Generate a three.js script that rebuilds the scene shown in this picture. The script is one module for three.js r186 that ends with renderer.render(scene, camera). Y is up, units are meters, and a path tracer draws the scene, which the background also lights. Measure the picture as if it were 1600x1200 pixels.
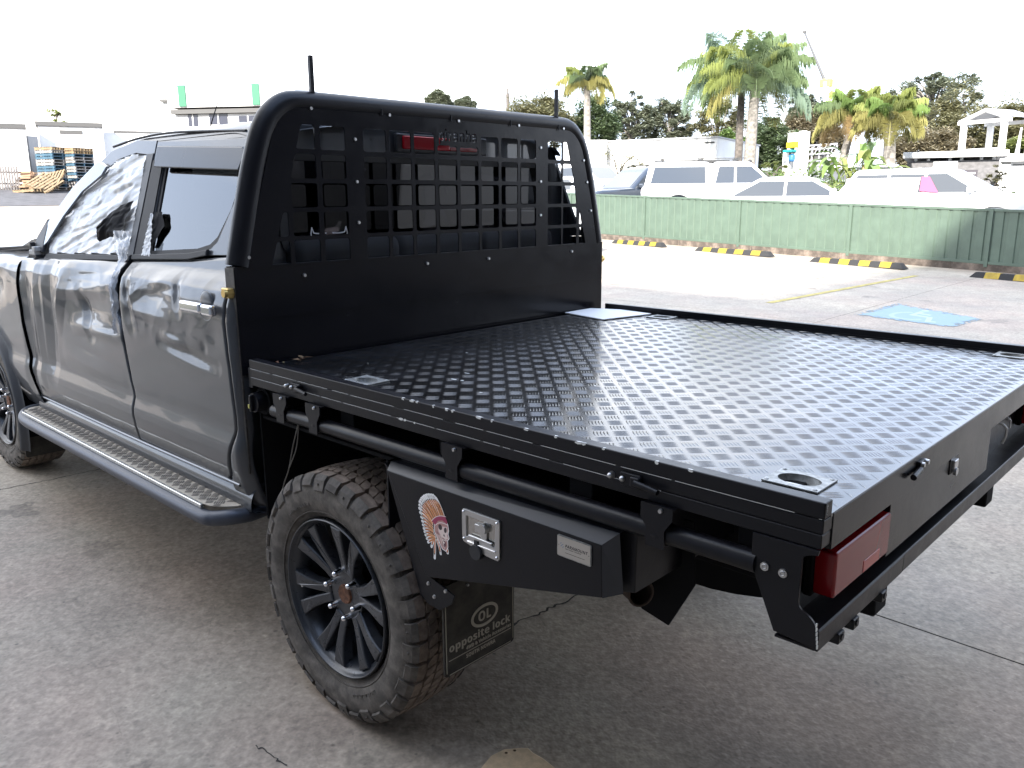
import * as THREE from 'three';
import { mergeGeometries } from 'three/addons/utils/BufferGeometryUtils.js';
import { RoundedBoxGeometry } from 'three/addons/geometries/RoundedBoxGeometry.js';
import { TextGeometry } from 'three/addons/geometries/TextGeometry.js';
import { FontLoader } from 'three/addons/loaders/FontLoader.js';
import { ImprovedNoise } from 'three/addons/math/ImprovedNoise.js';

// ------------------------------------------------------------ camera, sky, sun, exposure
const scene = new THREE.Scene();
const renderer = new THREE.WebGLRenderer();
renderer.toneMapping = THREE.LinearToneMapping;
renderer.toneMappingExposure = 7.8;
renderer.shadowMap.enabled = true;

const EYE = new THREE.Vector3(1.802, 1.459, 2.102), YAW = 0.7566, PITCH = 0.224, ROLL = -0.0055, FOCAL = 1281.4;
const fwd = new THREE.Vector3(-Math.sin(YAW) * Math.cos(PITCH), -Math.sin(PITCH), -Math.cos(YAW) * Math.cos(PITCH));
const rgt0 = new THREE.Vector3(Math.cos(YAW), 0, -Math.sin(YAW)), up0 = new THREE.Vector3().crossVectors(rgt0, fwd);
const rgt = rgt0.clone().multiplyScalar(Math.cos(ROLL)).addScaledVector(up0, Math.sin(ROLL));
const upv = up0.clone().multiplyScalar(Math.cos(ROLL)).addScaledVector(rgt0, -Math.sin(ROLL));
const camera = new THREE.PerspectiveCamera(2 * Math.atan(600 / FOCAL) * 180 / Math.PI, 4 / 3, 0.05, 1500);
camera.position.copy(EYE);
camera.quaternion.setFromRotationMatrix(new THREE.Matrix4().makeBasis(rgt, upv, fwd.clone().negate()));
scene.add(camera);

const SUN = new THREE.Vector3(0.36, 0.44, 0.82).normalize();
const sun = new THREE.DirectionalLight(new THREE.Color(1, 0.95, 0.87), 2.3);
sun.position.copy(SUN).multiplyScalar(120); sun.target.position.set(0, 0, 0); sun.castShadow = true; sun.shadow.radius = 2.2;
Object.assign(sun.shadow.camera, { left: -90, right: 90, top: 90, bottom: -90, near: 1, far: 300 }); sun.shadow.mapSize.set(4096, 4096);
scene.add(sun, sun.target);

// seeded helpers
function rngOf(seed) { let a = seed >>> 0; return () => { a = (a + 0x6D2B79F5) | 0; let t = Math.imul(a ^ (a >>> 15), 1 | a); t = (t + Math.imul(t ^ (t >>> 7), 61 | t)) ^ t; return ((t ^ (t >>> 14)) >>> 0) / 4294967296; }; }
const lerp = (a, b, t) => a + (b - a) * t, clamp = (x, a = 0, b = 1) => Math.min(b, Math.max(a, x));
const smooth = (a, b, x) => { const t = clamp((x - a) / (b - a)); return t * t * (3 - 2 * t); };
const perlin = new ImprovedNoise();
const fbm = (x, y, z, o = 4) => { let s = 0, a = 1, n = 0; for (let i = 0; i < o; i++) { s += a * perlin.noise(x, y, z + i * 7.3); n += a; a *= 0.5; x *= 2.03; y *= 2.03; z *= 2.03; } return s / n; };
const interp = (pts, x) => { if (x <= pts[0][0]) return pts[0][1]; for (let i = 1; i < pts.length; i++) if (x <= pts[i][0]) { const [a, p] = pts[i - 1], [b, q] = pts[i]; return lerp(p, q, (x - a) / (b - a)); } return pts[pts.length - 1][1]; };

// sky: pale summer blue with broken thin cloud, the same all round
{
  const w = 1024, h = 512, d = new Float32Array(w * h * 4);
  for (let j = 0; j < h; j++) for (let i = 0; i < w; i++) {
    const el = ((j + 0.5) / h - 0.5) * Math.PI, az = (i + 0.5) / w * 2 * Math.PI, o = (j * w + i) * 4;
    const y = Math.sin(el), x = Math.cos(el) * Math.cos(az), z = Math.cos(el) * Math.sin(az);
    const t = Math.pow(clamp(y), 0.55);
    let c = [lerp(0.41, 0.17, t), lerp(0.455, 0.235, t), lerp(0.52, 0.37, t)];
    const k = 1 / (0.18 + Math.max(0, y)), n = fbm(x * k * 0.9 + 3, z * k * 0.9 - 5, 1.7, 5);
    const cl = smooth(-0.06, 0.22, n) * smooth(-0.02, 0.12, y) * 0.9;
    c = c.map((v, q) => lerp(v, [0.52, 0.52, 0.525][q], cl));
    if (y < 0) c = c.map((v, q) => lerp(v, [0.20, 0.20, 0.19][q], smooth(0, 0.08, -y)));
    d[o] = c[0]; d[o + 1] = c[1]; d[o + 2] = c[2]; d[o + 3] = 1;
  }
  const t = new THREE.DataTexture(d, w, h, THREE.RGBAFormat, THREE.FloatType);
  t.mapping = THREE.EquirectangularReflectionMapping; t.magFilter = THREE.LinearFilter; t.needsUpdate = true;
  scene.background = t; scene.environment = t;
}

// a photo pixel gives a direction; the distance comes from what the thing stands on
const pixelRay = (u, v) => fwd.clone().addScaledVector(rgt, (u - 800) / FOCAL).addScaledVector(upv, -(v - 600) / FOCAL);
const at = (u, v, dist) => { const d = pixelRay(u, v); d.divideScalar(Math.hypot(d.x, d.z)); return EYE.clone().addScaledVector(d, dist); };

// ------------------------------------------------------------ builders
const names = {};
const numbered = (n) => { names[n] = (names[n] || 0) + 1; return names[n] === 1 ? n : `${n}_${String(names[n] - 1).padStart(3, '0')}`; };
function boxUV(g) {
  if (!g.attributes.normal) g.computeVertexNormals();
  const p = g.attributes.position, n = g.attributes.normal, uv = new Float32Array(p.count * 2);
  for (let i = 0; i < p.count; i++) {
    const a = Math.abs(n.getX(i)), b = Math.abs(n.getY(i)), c = Math.abs(n.getZ(i));
    let u, v; if (b >= a && b >= c) { u = p.getX(i); v = p.getZ(i); } else if (a >= c) { u = p.getZ(i); v = p.getY(i); } else { u = p.getX(i); v = p.getY(i); }
    uv[2 * i] = u; uv[2 * i + 1] = v;
  }
  g.setAttribute('uv', new THREE.BufferAttribute(uv, 2)); return g;
}
function merge(list) {
  const l = list.flat(9).map((g) => { const q = g.index ? g.toNonIndexed() : g; for (const k of Object.keys(q.attributes)) if (!['position', 'normal', 'uv'].includes(k)) q.deleteAttribute(k); if (!q.attributes.normal) q.computeVertexNormals(); if (!q.attributes.uv) boxUV(q); return q; });
  return l.length === 1 ? l[0] : mergeGeometries(l);
}
function mesh(name, geo, mat, parent, opt = {}) {
  let g = Array.isArray(geo) ? merge(geo) : geo;
  if (!opt.keepUV) { g = g.index ? g.toNonIndexed() : g; boxUV(g); }
  const m = new THREE.Mesh(g, mat); m.castShadow = m.receiveShadow = true;
  const top = !parent || parent === scene;
  m.name = top ? numbered(name) : name;
  (parent || scene).add(m);
  if (opt.pos) m.position.set(...opt.pos);
  if (opt.rot) m.rotation.set(...opt.rot);
  if (opt.label) m.userData.label = opt.label;
  if (opt.category) m.userData.category = opt.category;
  if (opt.group) m.userData.group = opt.group;
  if (opt.kind) m.userData.kind = opt.kind;
  return m;
}
function thing(name, label, category, pos = [0, 0, 0], turn = 0, group) {
  const o = new THREE.Group(); o.name = numbered(name); o.position.set(...pos); o.rotation.y = turn; scene.add(o);
  o.userData = { label, category }; if (group) o.userData.group = group; return o;
}
function part(name, parent, pos = [0, 0, 0], turn = 0) { const o = new THREE.Group(); o.name = name; o.position.set(...pos); o.rotation.y = turn; parent.add(o); return o; }
const box = (w, h, d, x = 0, y = 0, z = 0, r = 0) => (r > 0 ? new RoundedBoxGeometry(w, h, d, 2, Math.min(r, w / 2.01, h / 2.01, d / 2.01)) : new THREE.BoxGeometry(w, h, d)).translate(x, y, z);
const box2 = (x0, x1, y0, y1, z0, z1, r = 0) => box(x1 - x0, y1 - y0, z1 - z0, (x0 + x1) / 2, (y0 + y1) / 2, (z0 + z1) / 2, r);
const V = (a) => new THREE.Vector3(...a);
function rod(a, b, r, r2 = r, seg = 12) { const A = V(a), B = V(b), d = B.clone().sub(A), g = new THREE.CylinderGeometry(r2, r, d.length(), seg, 1); g.applyQuaternion(new THREE.Quaternion().setFromUnitVectors(new THREE.Vector3(0, 1, 0), d.clone().normalize())); return g.translate(...A.add(B).multiplyScalar(0.5).toArray()); }
const tube = (pts, r, seg = 48, rs = 12, tension = 0.5) => new THREE.TubeGeometry(new THREE.CatmullRomCurve3(pts.map(V), false, 'catmullrom', tension), seg, r, rs, false);
const poly = (pts, holes = []) => { const s = new THREE.Shape(pts.map((p) => new THREE.Vector2(...p))); for (const h of holes) s.holes.push(Array.isArray(h) ? new THREE.Path(h.map((p) => new THREE.Vector2(...p))) : h); return s; };
function roundRect(x0, x1, y0, y1, r, P = THREE.Shape) { const s = new P(); s.moveTo(x0 + r, y0); s.lineTo(x1 - r, y0); s.quadraticCurveTo(x1, y0, x1, y0 + r); s.lineTo(x1, y1 - r); s.quadraticCurveTo(x1, y1, x1 - r, y1); s.lineTo(x0 + r, y1); s.quadraticCurveTo(x0, y1, x0, y1 - r); s.lineTo(x0, y0 + r); s.quadraticCurveTo(x0, y0, x0 + r, y0); return s; }
const extrude = (shape, depth, bevel = 0, seg = 6) => new THREE.ExtrudeGeometry(shape, { depth: depth - 2 * bevel, bevelEnabled: bevel > 0, bevelThickness: bevel, bevelSize: bevel, bevelOffset: -bevel, bevelSegments: 2, curveSegments: seg }).translate(0, 0, bevel);
function gridGeo(nu, nv, f) {
  const p = [], uv = [], ix = [];
  for (let j = 0; j <= nv; j++) for (let i = 0; i <= nu; i++) { p.push(...f(i / nu, j / nv, i, j)); uv.push(i / nu, j / nv); }
  for (let j = 0; j < nv; j++) for (let i = 0; i < nu; i++) { const a = j * (nu + 1) + i, b = a + 1, c = a + nu + 1, e = c + 1; ix.push(a, b, e, a, e, c); }
  const g = new THREE.BufferGeometry(); g.setAttribute('position', new THREE.Float32BufferAttribute(p, 3)); g.setAttribute('uv', new THREE.Float32BufferAttribute(uv, 2)); g.setIndex(ix); g.computeVertexNormals(); return g;
}
function quads(list) { // flat list of [a,b,c,d] corner arrays, merged
  const p = [], ix = []; for (const q of list) { const o = p.length / 3; for (const v of q) p.push(...v); ix.push(o, o + 1, o + 2); if (q.length > 3) ix.push(o, o + 2, o + 3); }
  const g = new THREE.BufferGeometry(); g.setAttribute('position', new THREE.Float32BufferAttribute(p, 3)); g.setIndex(ix); const n = g.toNonIndexed(); n.computeVertexNormals(); return n;
}

// ------------------------------------------------------------ textures and materials
function noiseTile(n, cells, seed, oct = 4, gain = 0.55) { // tileable value noise 0..1
  const out = new Float32Array(n * n); let amp = 1, tot = 0;
  for (let o = 0; o < oct; o++) {
    const c = cells << o, r = rngOf(seed * 31 + o), lat = new Float32Array(c * c).map(() => r());
    for (let j = 0; j < n; j++) { const y = j / n * c, y0 = Math.floor(y), fy = y - y0, sy = fy * fy * (3 - 2 * fy), ya = (y0 % c) * c, yb = ((y0 + 1) % c) * c;
      for (let i = 0; i < n; i++) { const x = i / n * c, x0 = Math.floor(x), fx = x - x0, sx = fx * fx * (3 - 2 * fx), xa = x0 % c, xb = (x0 + 1) % c;
        out[j * n + i] += amp * lerp(lerp(lat[ya + xa], lat[ya + xb], sx), lerp(lat[yb + xa], lat[yb + xb], sx), sy); } }
    tot += amp; amp *= gain;
  }
  return out.map((v) => v / tot);
}
function dataTex(n, f, metres, srgb) {
  const d = new Uint8Array(n * n * 4);
  for (let i = 0; i < n * n; i++) { const c = f(i % n, (i / n) | 0, i); for (let k = 0; k < 3; k++) d[4 * i + k] = clamp(Array.isArray(c) ? c[k] : c, 0, 255); d[4 * i + 3] = 255; }
  const t = new THREE.DataTexture(d, n, n); t.wrapS = t.wrapT = THREE.RepeatWrapping; t.magFilter = THREE.LinearFilter; t.minFilter = THREE.LinearMipmapLinearFilter; t.generateMipmaps = true;
  if (srgb) t.colorSpace = THREE.SRGBColorSpace; t.repeat.set(1 / metres, 1 / metres); t.needsUpdate = true; return t;
}
const std = (o) => new THREE.MeshStandardMaterial(o), phys = (o) => new THREE.MeshPhysicalMaterial(o), rgb = (r, g, b) => new THREE.Color().setRGB(r, g, b);
const fineN = noiseTile(512, 32, 5, 4, 0.7), midN = noiseTile(512, 6, 9, 5, 0.6);
const grainTex = dataTex(512, (x, y, i) => 128 + (fineN[i] - 0.5) * 150 + (midN[i] - 0.5) * 90, 0.35);
const roughTex = (lo, hi, m) => dataTex(512, (x, y, i) => 255 * lerp(lo, hi, clamp((midN[i] - 0.3) * 1.8 * 0.7 + (fineN[i] - 0.3) * 0.5)), m);
const greyTex = (lo, hi, m) => dataTex(512, (x, y, i) => 255 * lerp(lo, hi, clamp((midN[i] - 0.32) * 2.2 * 0.6 + (fineN[i] - 0.3) * 0.8 * 0.4)), m, true);

const concreteMat = (() => {
  const n = 2048, big = noiseTile(n, 5, 21, 5, 0.6), mid = noiseTile(n, 24, 22, 4, 0.65), fine = noiseTile(n, 320, 23, 3, 0.8), tint = noiseTile(n, 7, 24, 4, 0.6), r = rngOf(77);
  const spots = new Float32Array(n * n);
  for (let k = 0; k < 5200; k++) { const cx = r() * n, cy = r() * n, rad = 0.8 + r() * r() * r() * 5, s = r() < 0.72 ? -1 : 0.8; for (let j = -8; j <= 8; j++) for (let i = -8; i <= 8; i++) { const q = Math.hypot(i, j * (0.8 + 0.5 * r())) / rad; if (q < 1) spots[((cy + j + n | 0) % n) * n + ((cx + i + n | 0) % n)] += s * (1 - q * q) * (0.4 + 0.6 * ((k * 37 % 11) / 11)); } }
  const scr = new Float32Array(n * n);
  for (let k = 0; k < 260; k++) { let x = r() * n, y = r() * n, a = r() * 6.3; const L = 20 + r() * 160, s = r() < 0.6 ? -1 : 1; for (let q = 0; q < L; q++) { x += Math.cos(a); y += Math.sin(a); a += (r() - 0.5) * 0.12; scr[((y + 4 * n | 0) % n) * n + ((x + 4 * n | 0) % n)] += s * 0.5; } }
  const stain = new Float32Array(n * n);   // old oil drips and tyre scuffs
  for (let k = 0; k < 34; k++) { const cx = r() * n, cy = r() * n, R = 14 + r() * r() * 90, s = 0.25 + 0.6 * r(), dx = (r() - 0.5) * 2, ph = r() * 9, B = Math.ceil(R * 1.6); for (let j = -B; j <= B; j++) for (let i = -B; i <= B; i++) { const a = Math.atan2(j, i), rr = R * (0.75 + 0.22 * Math.sin(a * 3 + ph) + 0.13 * Math.sin(a * 7 + ph * 2)), q = Math.hypot(i + dx * j * 0.3, j) / rr, o = ((cy + j + n | 0) % n) * n + ((cx + i + n | 0) % n); if (q < 1) stain[o] += s * clamp((1 - q) * 5) * (0.55 + 0.9 * (mid[o] - 0.3)); } }
  const map = dataTex(n, (x, y, i) => { const v = 0.42 + (big[i] - 0.5) * 0.14 + (mid[i] - 0.5) * 0.07 + (fine[i] - 0.5) * 0.17 + spots[i] * 0.12 + scr[i] * 0.06 - stain[i] * 0.12, t = clamp((tint[i] - 0.42) * 3.2), q = clamp(v, 0.12, 0.85); return [255 * q * lerp(1.055, 1.075, t), 255 * q * lerp(0.985, 0.972, t), 255 * q * lerp(0.885, 0.875, t)].map((e) => e * 1.62); }, 5.3, true);
  const bump = dataTex(n, (x, y, i) => 128 + (fine[i] - 0.5) * 120 + (mid[i] - 0.5) * 70 + spots[i] * 50 + scr[i] * 30, 5.3);
  const ro = dataTex(n / 2, (x, y) => 255 * (0.72 + (big[y * 2 * n + x * 2] - 0.5) * 0.5), 5.3);
  return std({ color: rgb(0.65, 0.65, 0.65), map, bumpMap: bump, bumpScale: 0.004, roughnessMap: ro, roughness: 1 });
})();
const blackGloss = phys({ color: rgb(0.005, 0.005, 0.007), roughness: 0.3, specularIntensity: 0.4, bumpMap: grainTex, bumpScale: 0.0002 });
blackGloss.roughnessMap = roughTex(0.55, 1.0, 0.5);
const blackSatin = phys({ color: rgb(0.008, 0.008, 0.0105), roughness: 0.42, specularIntensity: 0.5, roughnessMap: roughTex(0.7, 1.0, 0.3), bumpMap: grainTex, bumpScale: 0.0003 });
const blackDull = phys({ color: rgb(0.007, 0.007, 0.008), roughness: 0.9, specularIntensity: 0.4 });
const deckMat = phys({ color: rgb(0.022, 0.0225, 0.026), map: greyTex(0.45, 1, 0.55), roughness: 0.2, roughnessMap: roughTex(0.6, 1.5, 0.9), ior: 1.72 });
const barePlate = std({ color: rgb(0.62, 0.62, 0.6), metalness: 0.9, roughness: 0.4, roughnessMap: roughTex(0.6, 1, 0.08) });
const galv = std({ color: rgb(0.55, 0.56, 0.55), metalness: 0.75, roughness: 0.5, map: greyTex(0.65, 1.0, 0.06) });
const steel = std({ color: rgb(0.5, 0.5, 0.5), metalness: 1, roughness: 0.32, bumpMap: grainTex, bumpScale: 0.0003 });
const chrome = std({ color: rgb(0.8, 0.8, 0.82), metalness: 1, roughness: 0.08 });
const chipMat = std({ color: rgb(0.7, 0.7, 0.68), roughness: 0.6, metalness: 0.2 });
const paint = phys({ color: rgb(0.056, 0.060, 0.067), metalness: 0.15, roughness: 0.42, specularIntensity: 0.6, clearcoat: 0.72, clearcoatRoughness: 0.04 });
const trimGrey = std({ color: rgb(0.045, 0.047, 0.052), roughness: 0.5, bumpMap: grainTex, bumpScale: 0.0003 });
const rubberTrim = std({ color: rgb(0.022, 0.022, 0.024), roughness: 0.65 });
const tint = phys({ color: rgb(0.06, 0.065, 0.07), transmission: 1, thickness: 0, roughness: 0.01, ior: 1.95, specularIntensity: 1 });
const smoke = phys({ color: rgb(0.035, 0.039, 0.047), roughness: 0.2, specularIntensity: 0.6 });
const interior = std({ color: rgb(0.02, 0.02, 0.022), roughness: 0.95 });
const rubberDusty = std({ color: rgb(0.21, 0.185, 0.16), roughness: 0.95, map: greyTex(0.6, 1.0, 0.18), bumpMap: grainTex, bumpScale: 0.001 });
const rubberTread = std({ color: rgb(0.31, 0.24, 0.19), roughness: 0.95, map: greyTex(0.65, 1.0, 0.12), bumpMap: grainTex, bumpScale: 0.001 });
const rubberDark = std({ color: rgb(0.02, 0.018, 0.017), roughness: 0.95 });
const rimMat = phys({ color: rgb(0.035, 0.038, 0.045), metalness: 0.25, roughness: 0.42, roughnessMap: roughTex(0.6, 1, 0.1), clearcoat: 0.25, clearcoatRoughness: 0.3 });
const rust = std({ color: rgb(0.34, 0.15, 0.08), roughness: 0.9, map: greyTex(0.5, 1, 0.05) });
const redLens = phys({ color: rgb(0.24, 0.005, 0.009), roughness: 0.2, specularIntensity: 0.8 });
const sandPlate = std({ color: rgb(0.66, 0.58, 0.47), metalness: 0.05, roughness: 0.62, map: greyTex(0.84, 1.0, 0.15), bumpMap: grainTex, bumpScale: 0.0004 });
const stepTube = std({ color: rgb(0.055, 0.062, 0.08), roughness: 0.42, metalness: 0.3, bumpMap: grainTex, bumpScale: 0.0004 });
const dirt = std({ color: rgb(0.16, 0.11, 0.08), roughness: 1, map: greyTex(0.5, 1, 0.2) });
const brass = std({ color: rgb(0.6, 0.43, 0.16), metalness: 1, roughness: 0.35 });
const woodRaw = std({ color: rgb(0.8, 0.6, 0.38), roughness: 0.85, map: greyTex(0.85, 1, 0.1) });
function printMat(w, h, draw, o = {}) { const c = document.createElement('canvas'); c.width = w; c.height = h; draw(c.getContext('2d'), w, h); const t = new THREE.CanvasTexture(c); t.colorSpace = THREE.SRGBColorSpace; t.anisotropy = 8; return std({ map: t, roughness: 0.55, ...o }); }
const font = await new FontLoader().loadAsync('fonts/droid/droid_sans_bold.typeface.json');

// ------------------------------------------------------------ ground
const GX = -0.0125, GZ = -0.005;                       // the yard falls a little towards the rear of the truck
const yardY = (x, z) => GX * x + GZ * z + 0.010;
// ------------------------------------------------------------ the truck (x: -front, +rear; +z: near side)
const truck = thing('flatbed_pickup', 'grey dual-cab pickup with black checker-plate flatbed tray and crumpled doors', 'pickup truck');

// ---- tray
const TY = 0.966, TX0 = -0.42, TX1 = 1.331, TZ = 0.893;
const tray = part('tray', truck);
const pans = [[-0.008, 0.772], [1.226, 0.752], [-0.075, -0.80], [1.215, -0.805]];
{
  const hole = (x, z) => { const p = new THREE.Path(); p.absellipse(x, -z, 0.040, 0.030, 0, Math.PI * 2, false, 0); return p; };
  const s = poly([[TX0, -0.866], [TX1 - 0.001, -0.866], [TX1 - 0.001, 0.866], [TX0, 0.866]], pans.map(([x, z]) => hole(x, z)));
  mesh('deck_plate', extrude(s, 0.006, 0, 24).rotateX(-Math.PI / 2).translate(0, TY - 0.006, 0), deckMat, tray);
}
// five-bar tread, rows at 45 degrees to the tray
function treadBars(inside, y, L = 0.036, wid = 0.0048, hgt = 0.0012, pitch = 0.0424, ang = Math.PI / 4) {
  const P = [], I = [], ca = Math.cos(ang), sa = Math.sin(ang);
  const bar = (cx, cz, a) => {
    const c = Math.cos(a), s = Math.sin(a), o = P.length / 3, st = [[-0.5, 0], [-0.3, 0.75], [0, 1], [0.3, 0.75], [0.5, 0]];
    for (const [t, k] of st) { const w = wid * 0.5 * (0.12 + 0.88 * k), h = hgt * k; for (const q of [-1, 0, 1]) { const lx = t * L, lz = q * w; P.push(cx + lx * c - lz * s, y + (q ? 0 : h), cz + lx * s + lz * c); } }
    for (let i = 0; i < 4; i++) for (let q = 0; q < 2; q++) { const a0 = o + i * 3 + q, b0 = a0 + 3; I.push(a0, a0 + 1, b0 + 1, a0, b0 + 1, b0); }
  };
  for (let i = -110; i <= 110; i++) for (let j = -110; j <= 110; j++) {
    const u = i * pitch, v = j * pitch, x = u * ca + v * sa + 1.055, z = -u * sa + v * ca + 0.718, even = (i + j) % 2 === 0;
    for (let k = -2; k <= 2; k++) { const d = k * 0.0073, bx = even ? x + d * sa : x + d * ca, bz = even ? z + d * ca : z - d * sa; if (inside(bx, bz)) bar(bx, bz, even ? -ang : Math.PI / 2 - ang); }
  }
  const g = new THREE.BufferGeometry(); g.setAttribute('position', new THREE.Float32BufferAttribute(P, 3)); g.setIndex(I); g.computeVertexNormals(); return g;
}
mesh('tread_bars', treadBars((x, z) => x > TX0 + 0.02 && x < TX1 - 0.012 && Math.abs(z) < 0.838 && !pans.some(([a, b]) => Math.abs(x - a) < 0.062 && Math.abs(z - b) < 0.052), TY), deckMat, tray, { kind: 'stuff', label: 'raised five-bar tread of the black checker plate' });
for (const s of [1, -1]) {
  const r = (x0, x1, y0, y1, z0, z1, b = 0.002) => box2(x0, x1, y0, y1, s > 0 ? z0 : -z1, s > 0 ? z1 : -z0, b);
  mesh('side_rail', [r(TX0, TX1, 0.9635, 0.991, 0.864, 0.893, 0.0025), r(TX0 + 0.001, TX1 - 0.001, 0.938, 0.9615, 0.858, 0.8915), r(TX0 + 0.002, TX1 - 0.002, 0.912, 0.9365, 0.858, 0.892), r(TX0 + 0.004, TX1 - 0.004, 0.93, 0.97, 0.862, 0.8885, 0)], blackSatin, tray);
}
{ // bare aluminium where the paint has chipped off the rails
  const r = rngOf(4), L = [];
  const chip = (x, y, z, w, h, top) => { const n = 7, pts = []; for (let k = 0; k < n; k++) { const a = k / n * 6.283, q = 0.55 + 0.6 * r(); pts.push([Math.cos(a) * w * q, Math.sin(a) * h * q]); } const g = new THREE.ShapeGeometry(poly(pts)); if (top) g.rotateX(-Math.PI / 2); L.push(g.translate(x, y, z)); };
  for (const [x, w] of [[0.30, 0.006], [0.335, 0.009], [0.352, 0.005], [0.41, 0.004], [0.455, 0.007], [0.475, 0.005], [0.56, 0.011], [0.60, 0.004], [0.70, 0.007], [0.78, 0.005], [0.84, 0.012], [0.852, 0.006], [0.90, 0.004], [1.02, 0.004], [1.09, 0.006]]) { chip(x, 0.9889, 0.8935, w, 0.0022 + 0.0015 * r()); chip(x, 0.9914, 0.8905, w, 0.0025, 1); }
  for (const [x, w] of [[0.29, 0.010], [0.305, 0.006], [0.34, 0.004], [1.0, 0.004], [-0.2, 0.003]]) chip(x, 0.9367, 0.8927, w, 0.0035);
  for (let k = 0; k < 26; k++) chip(-0.35 + 1.6 * r(), 0.9914, -0.891 + 0.004 * r(), 0.003 + 0.008 * r() * r(), 0.0022, 1);
  for (const [x, z, w, h] of [[0.16, 0.60, 0.014, 0.006], [0.19, 0.595, 0.008, 0.004], [0.13, 0.52, 0.011, 0.003], [0.33, 0.66, 0.006, 0.002], [0.62, 0.62, 0.004, 0.002], [0.5, 0.4, 0.005, 0.002], [-0.1, 0.3, 0.006, 0.002], [-0.2, 0.62, 0.004, 0.002]]) chip(x, TY + 0.0022, z, w, h, 1);
  // worn lines along the extrusion's edges
  const line = (x0, x1, y, w) => { let x = x0; while (x < x1) { const l = 0.02 + 0.22 * r(); L.push(box(Math.min(l, x1 - x), w, 0.0006, x + Math.min(l, x1 - x) / 2, y, 0.8926)); x += l + 0.004 + 0.05 * r() * r(); } };
  line(TX0 + 0.004, TX1 - 0.004, 0.9634, 0.0008); line(TX0 + 0.004, TX1 - 0.3, 0.9374, 0.0006);
  for (let k = 0; k < 9; k++) chip(1.3316, 0.972 + 0.002 * k, 0.888, 0.001 + 0.002 * r(), 0.001);
  mesh('paint_chips', L, chipMat, tray, { kind: 'stuff', label: 'bare metal chips along the tray rails' });
}
// worn marks on the rail lip are part of the metal above; the headboard-side cross rail
mesh('front_rail', box2(-0.445, TX0 - 0.002, 0.90, 0.962, -0.885, 0.885, 0.003), blackSatin, tray);
for (const [x, z] of pans) {
  const g = part('tie_down_pan', tray, [x, TY, z]);
  const plate = poly([[-0.051, -0.043], [0.051, -0.043], [0.051, 0.043], [-0.051, 0.043]]), e = new THREE.Path(); e.absellipse(0, 0, 0.0385, 0.0285, 0, Math.PI * 2, false, 0); plate.holes.push(e);
  mesh('flange', extrude(plate, 0.003, 0.0006, 24).rotateX(-Math.PI / 2).translate(0, 0.0005, 0), galv, g);
  const pr = [[0.039, 0.003], [0.038, -0.002], [0.034, -0.014], [0.025, -0.023], [0.010, -0.026], [0.0001, -0.026]].map((p) => new THREE.Vector2(...p));
  mesh('bowl', new THREE.LatheGeometry(pr, 28).scale(1, 1, 0.74), galv, g);
  mesh('ring', new THREE.TorusGeometry(0.023, 0.004, 8, 24).rotateX(Math.PI / 2 - 0.25).scale(1, 1, 0.7).translate(0, -0.010, 0), steel, g);
  for (const [a, b] of [[-0.044, -0.036], [0.044, -0.036], [0.044, 0.036], [-0.044, 0.036]]) mesh('rivet', new THREE.SphereGeometry(0.0042, 10, 6).scale(1, 0.5, 1).translate(a, 0.0036, b), galv, g);
}
// rear: tail rail, drawer face, bumper, end plates
mesh('tail_rail', [box2(1.300, TX1, 0.901, TY - 0.0015, -0.857, 0.857, 0.002)], blackGloss, tray);
mesh('rear_panel', box2(1.27, 1.284, 0.772, 0.905, -0.885, 0.885), blackSatin, tray);
mesh('drawer_face', box2(1.286, 1.3265, 0.79, 0.8995, -0.12, 0.572, 0.002), blackGloss, tray);
mesh('rear_bumper', [box2(1.262, 1.335, 0.764, 0.773, -0.889, 0.889, 0.002), box2(1.328, 1.3355, 0.735, 0.771, -0.889, 0.49, 0.0015), box2(1.328, 1.3362, 0.735, 0.771, 0.493, 0.889, 0.0015), box2(1.262, 1.33, 0.735, 0.739, -0.889, 0.889)], blackSatin, tray);
for (const z of [0.80, 0.735, 0.60]) mesh('bumper_tab', [box2(1.30, 1.341, 0.716, 0.736, z - 0.013, z + 0.013, 0.003), rod([1.337, 0.727, z], [1.343, 0.727, z], 0.006)], blackSatin, tray);
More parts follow.
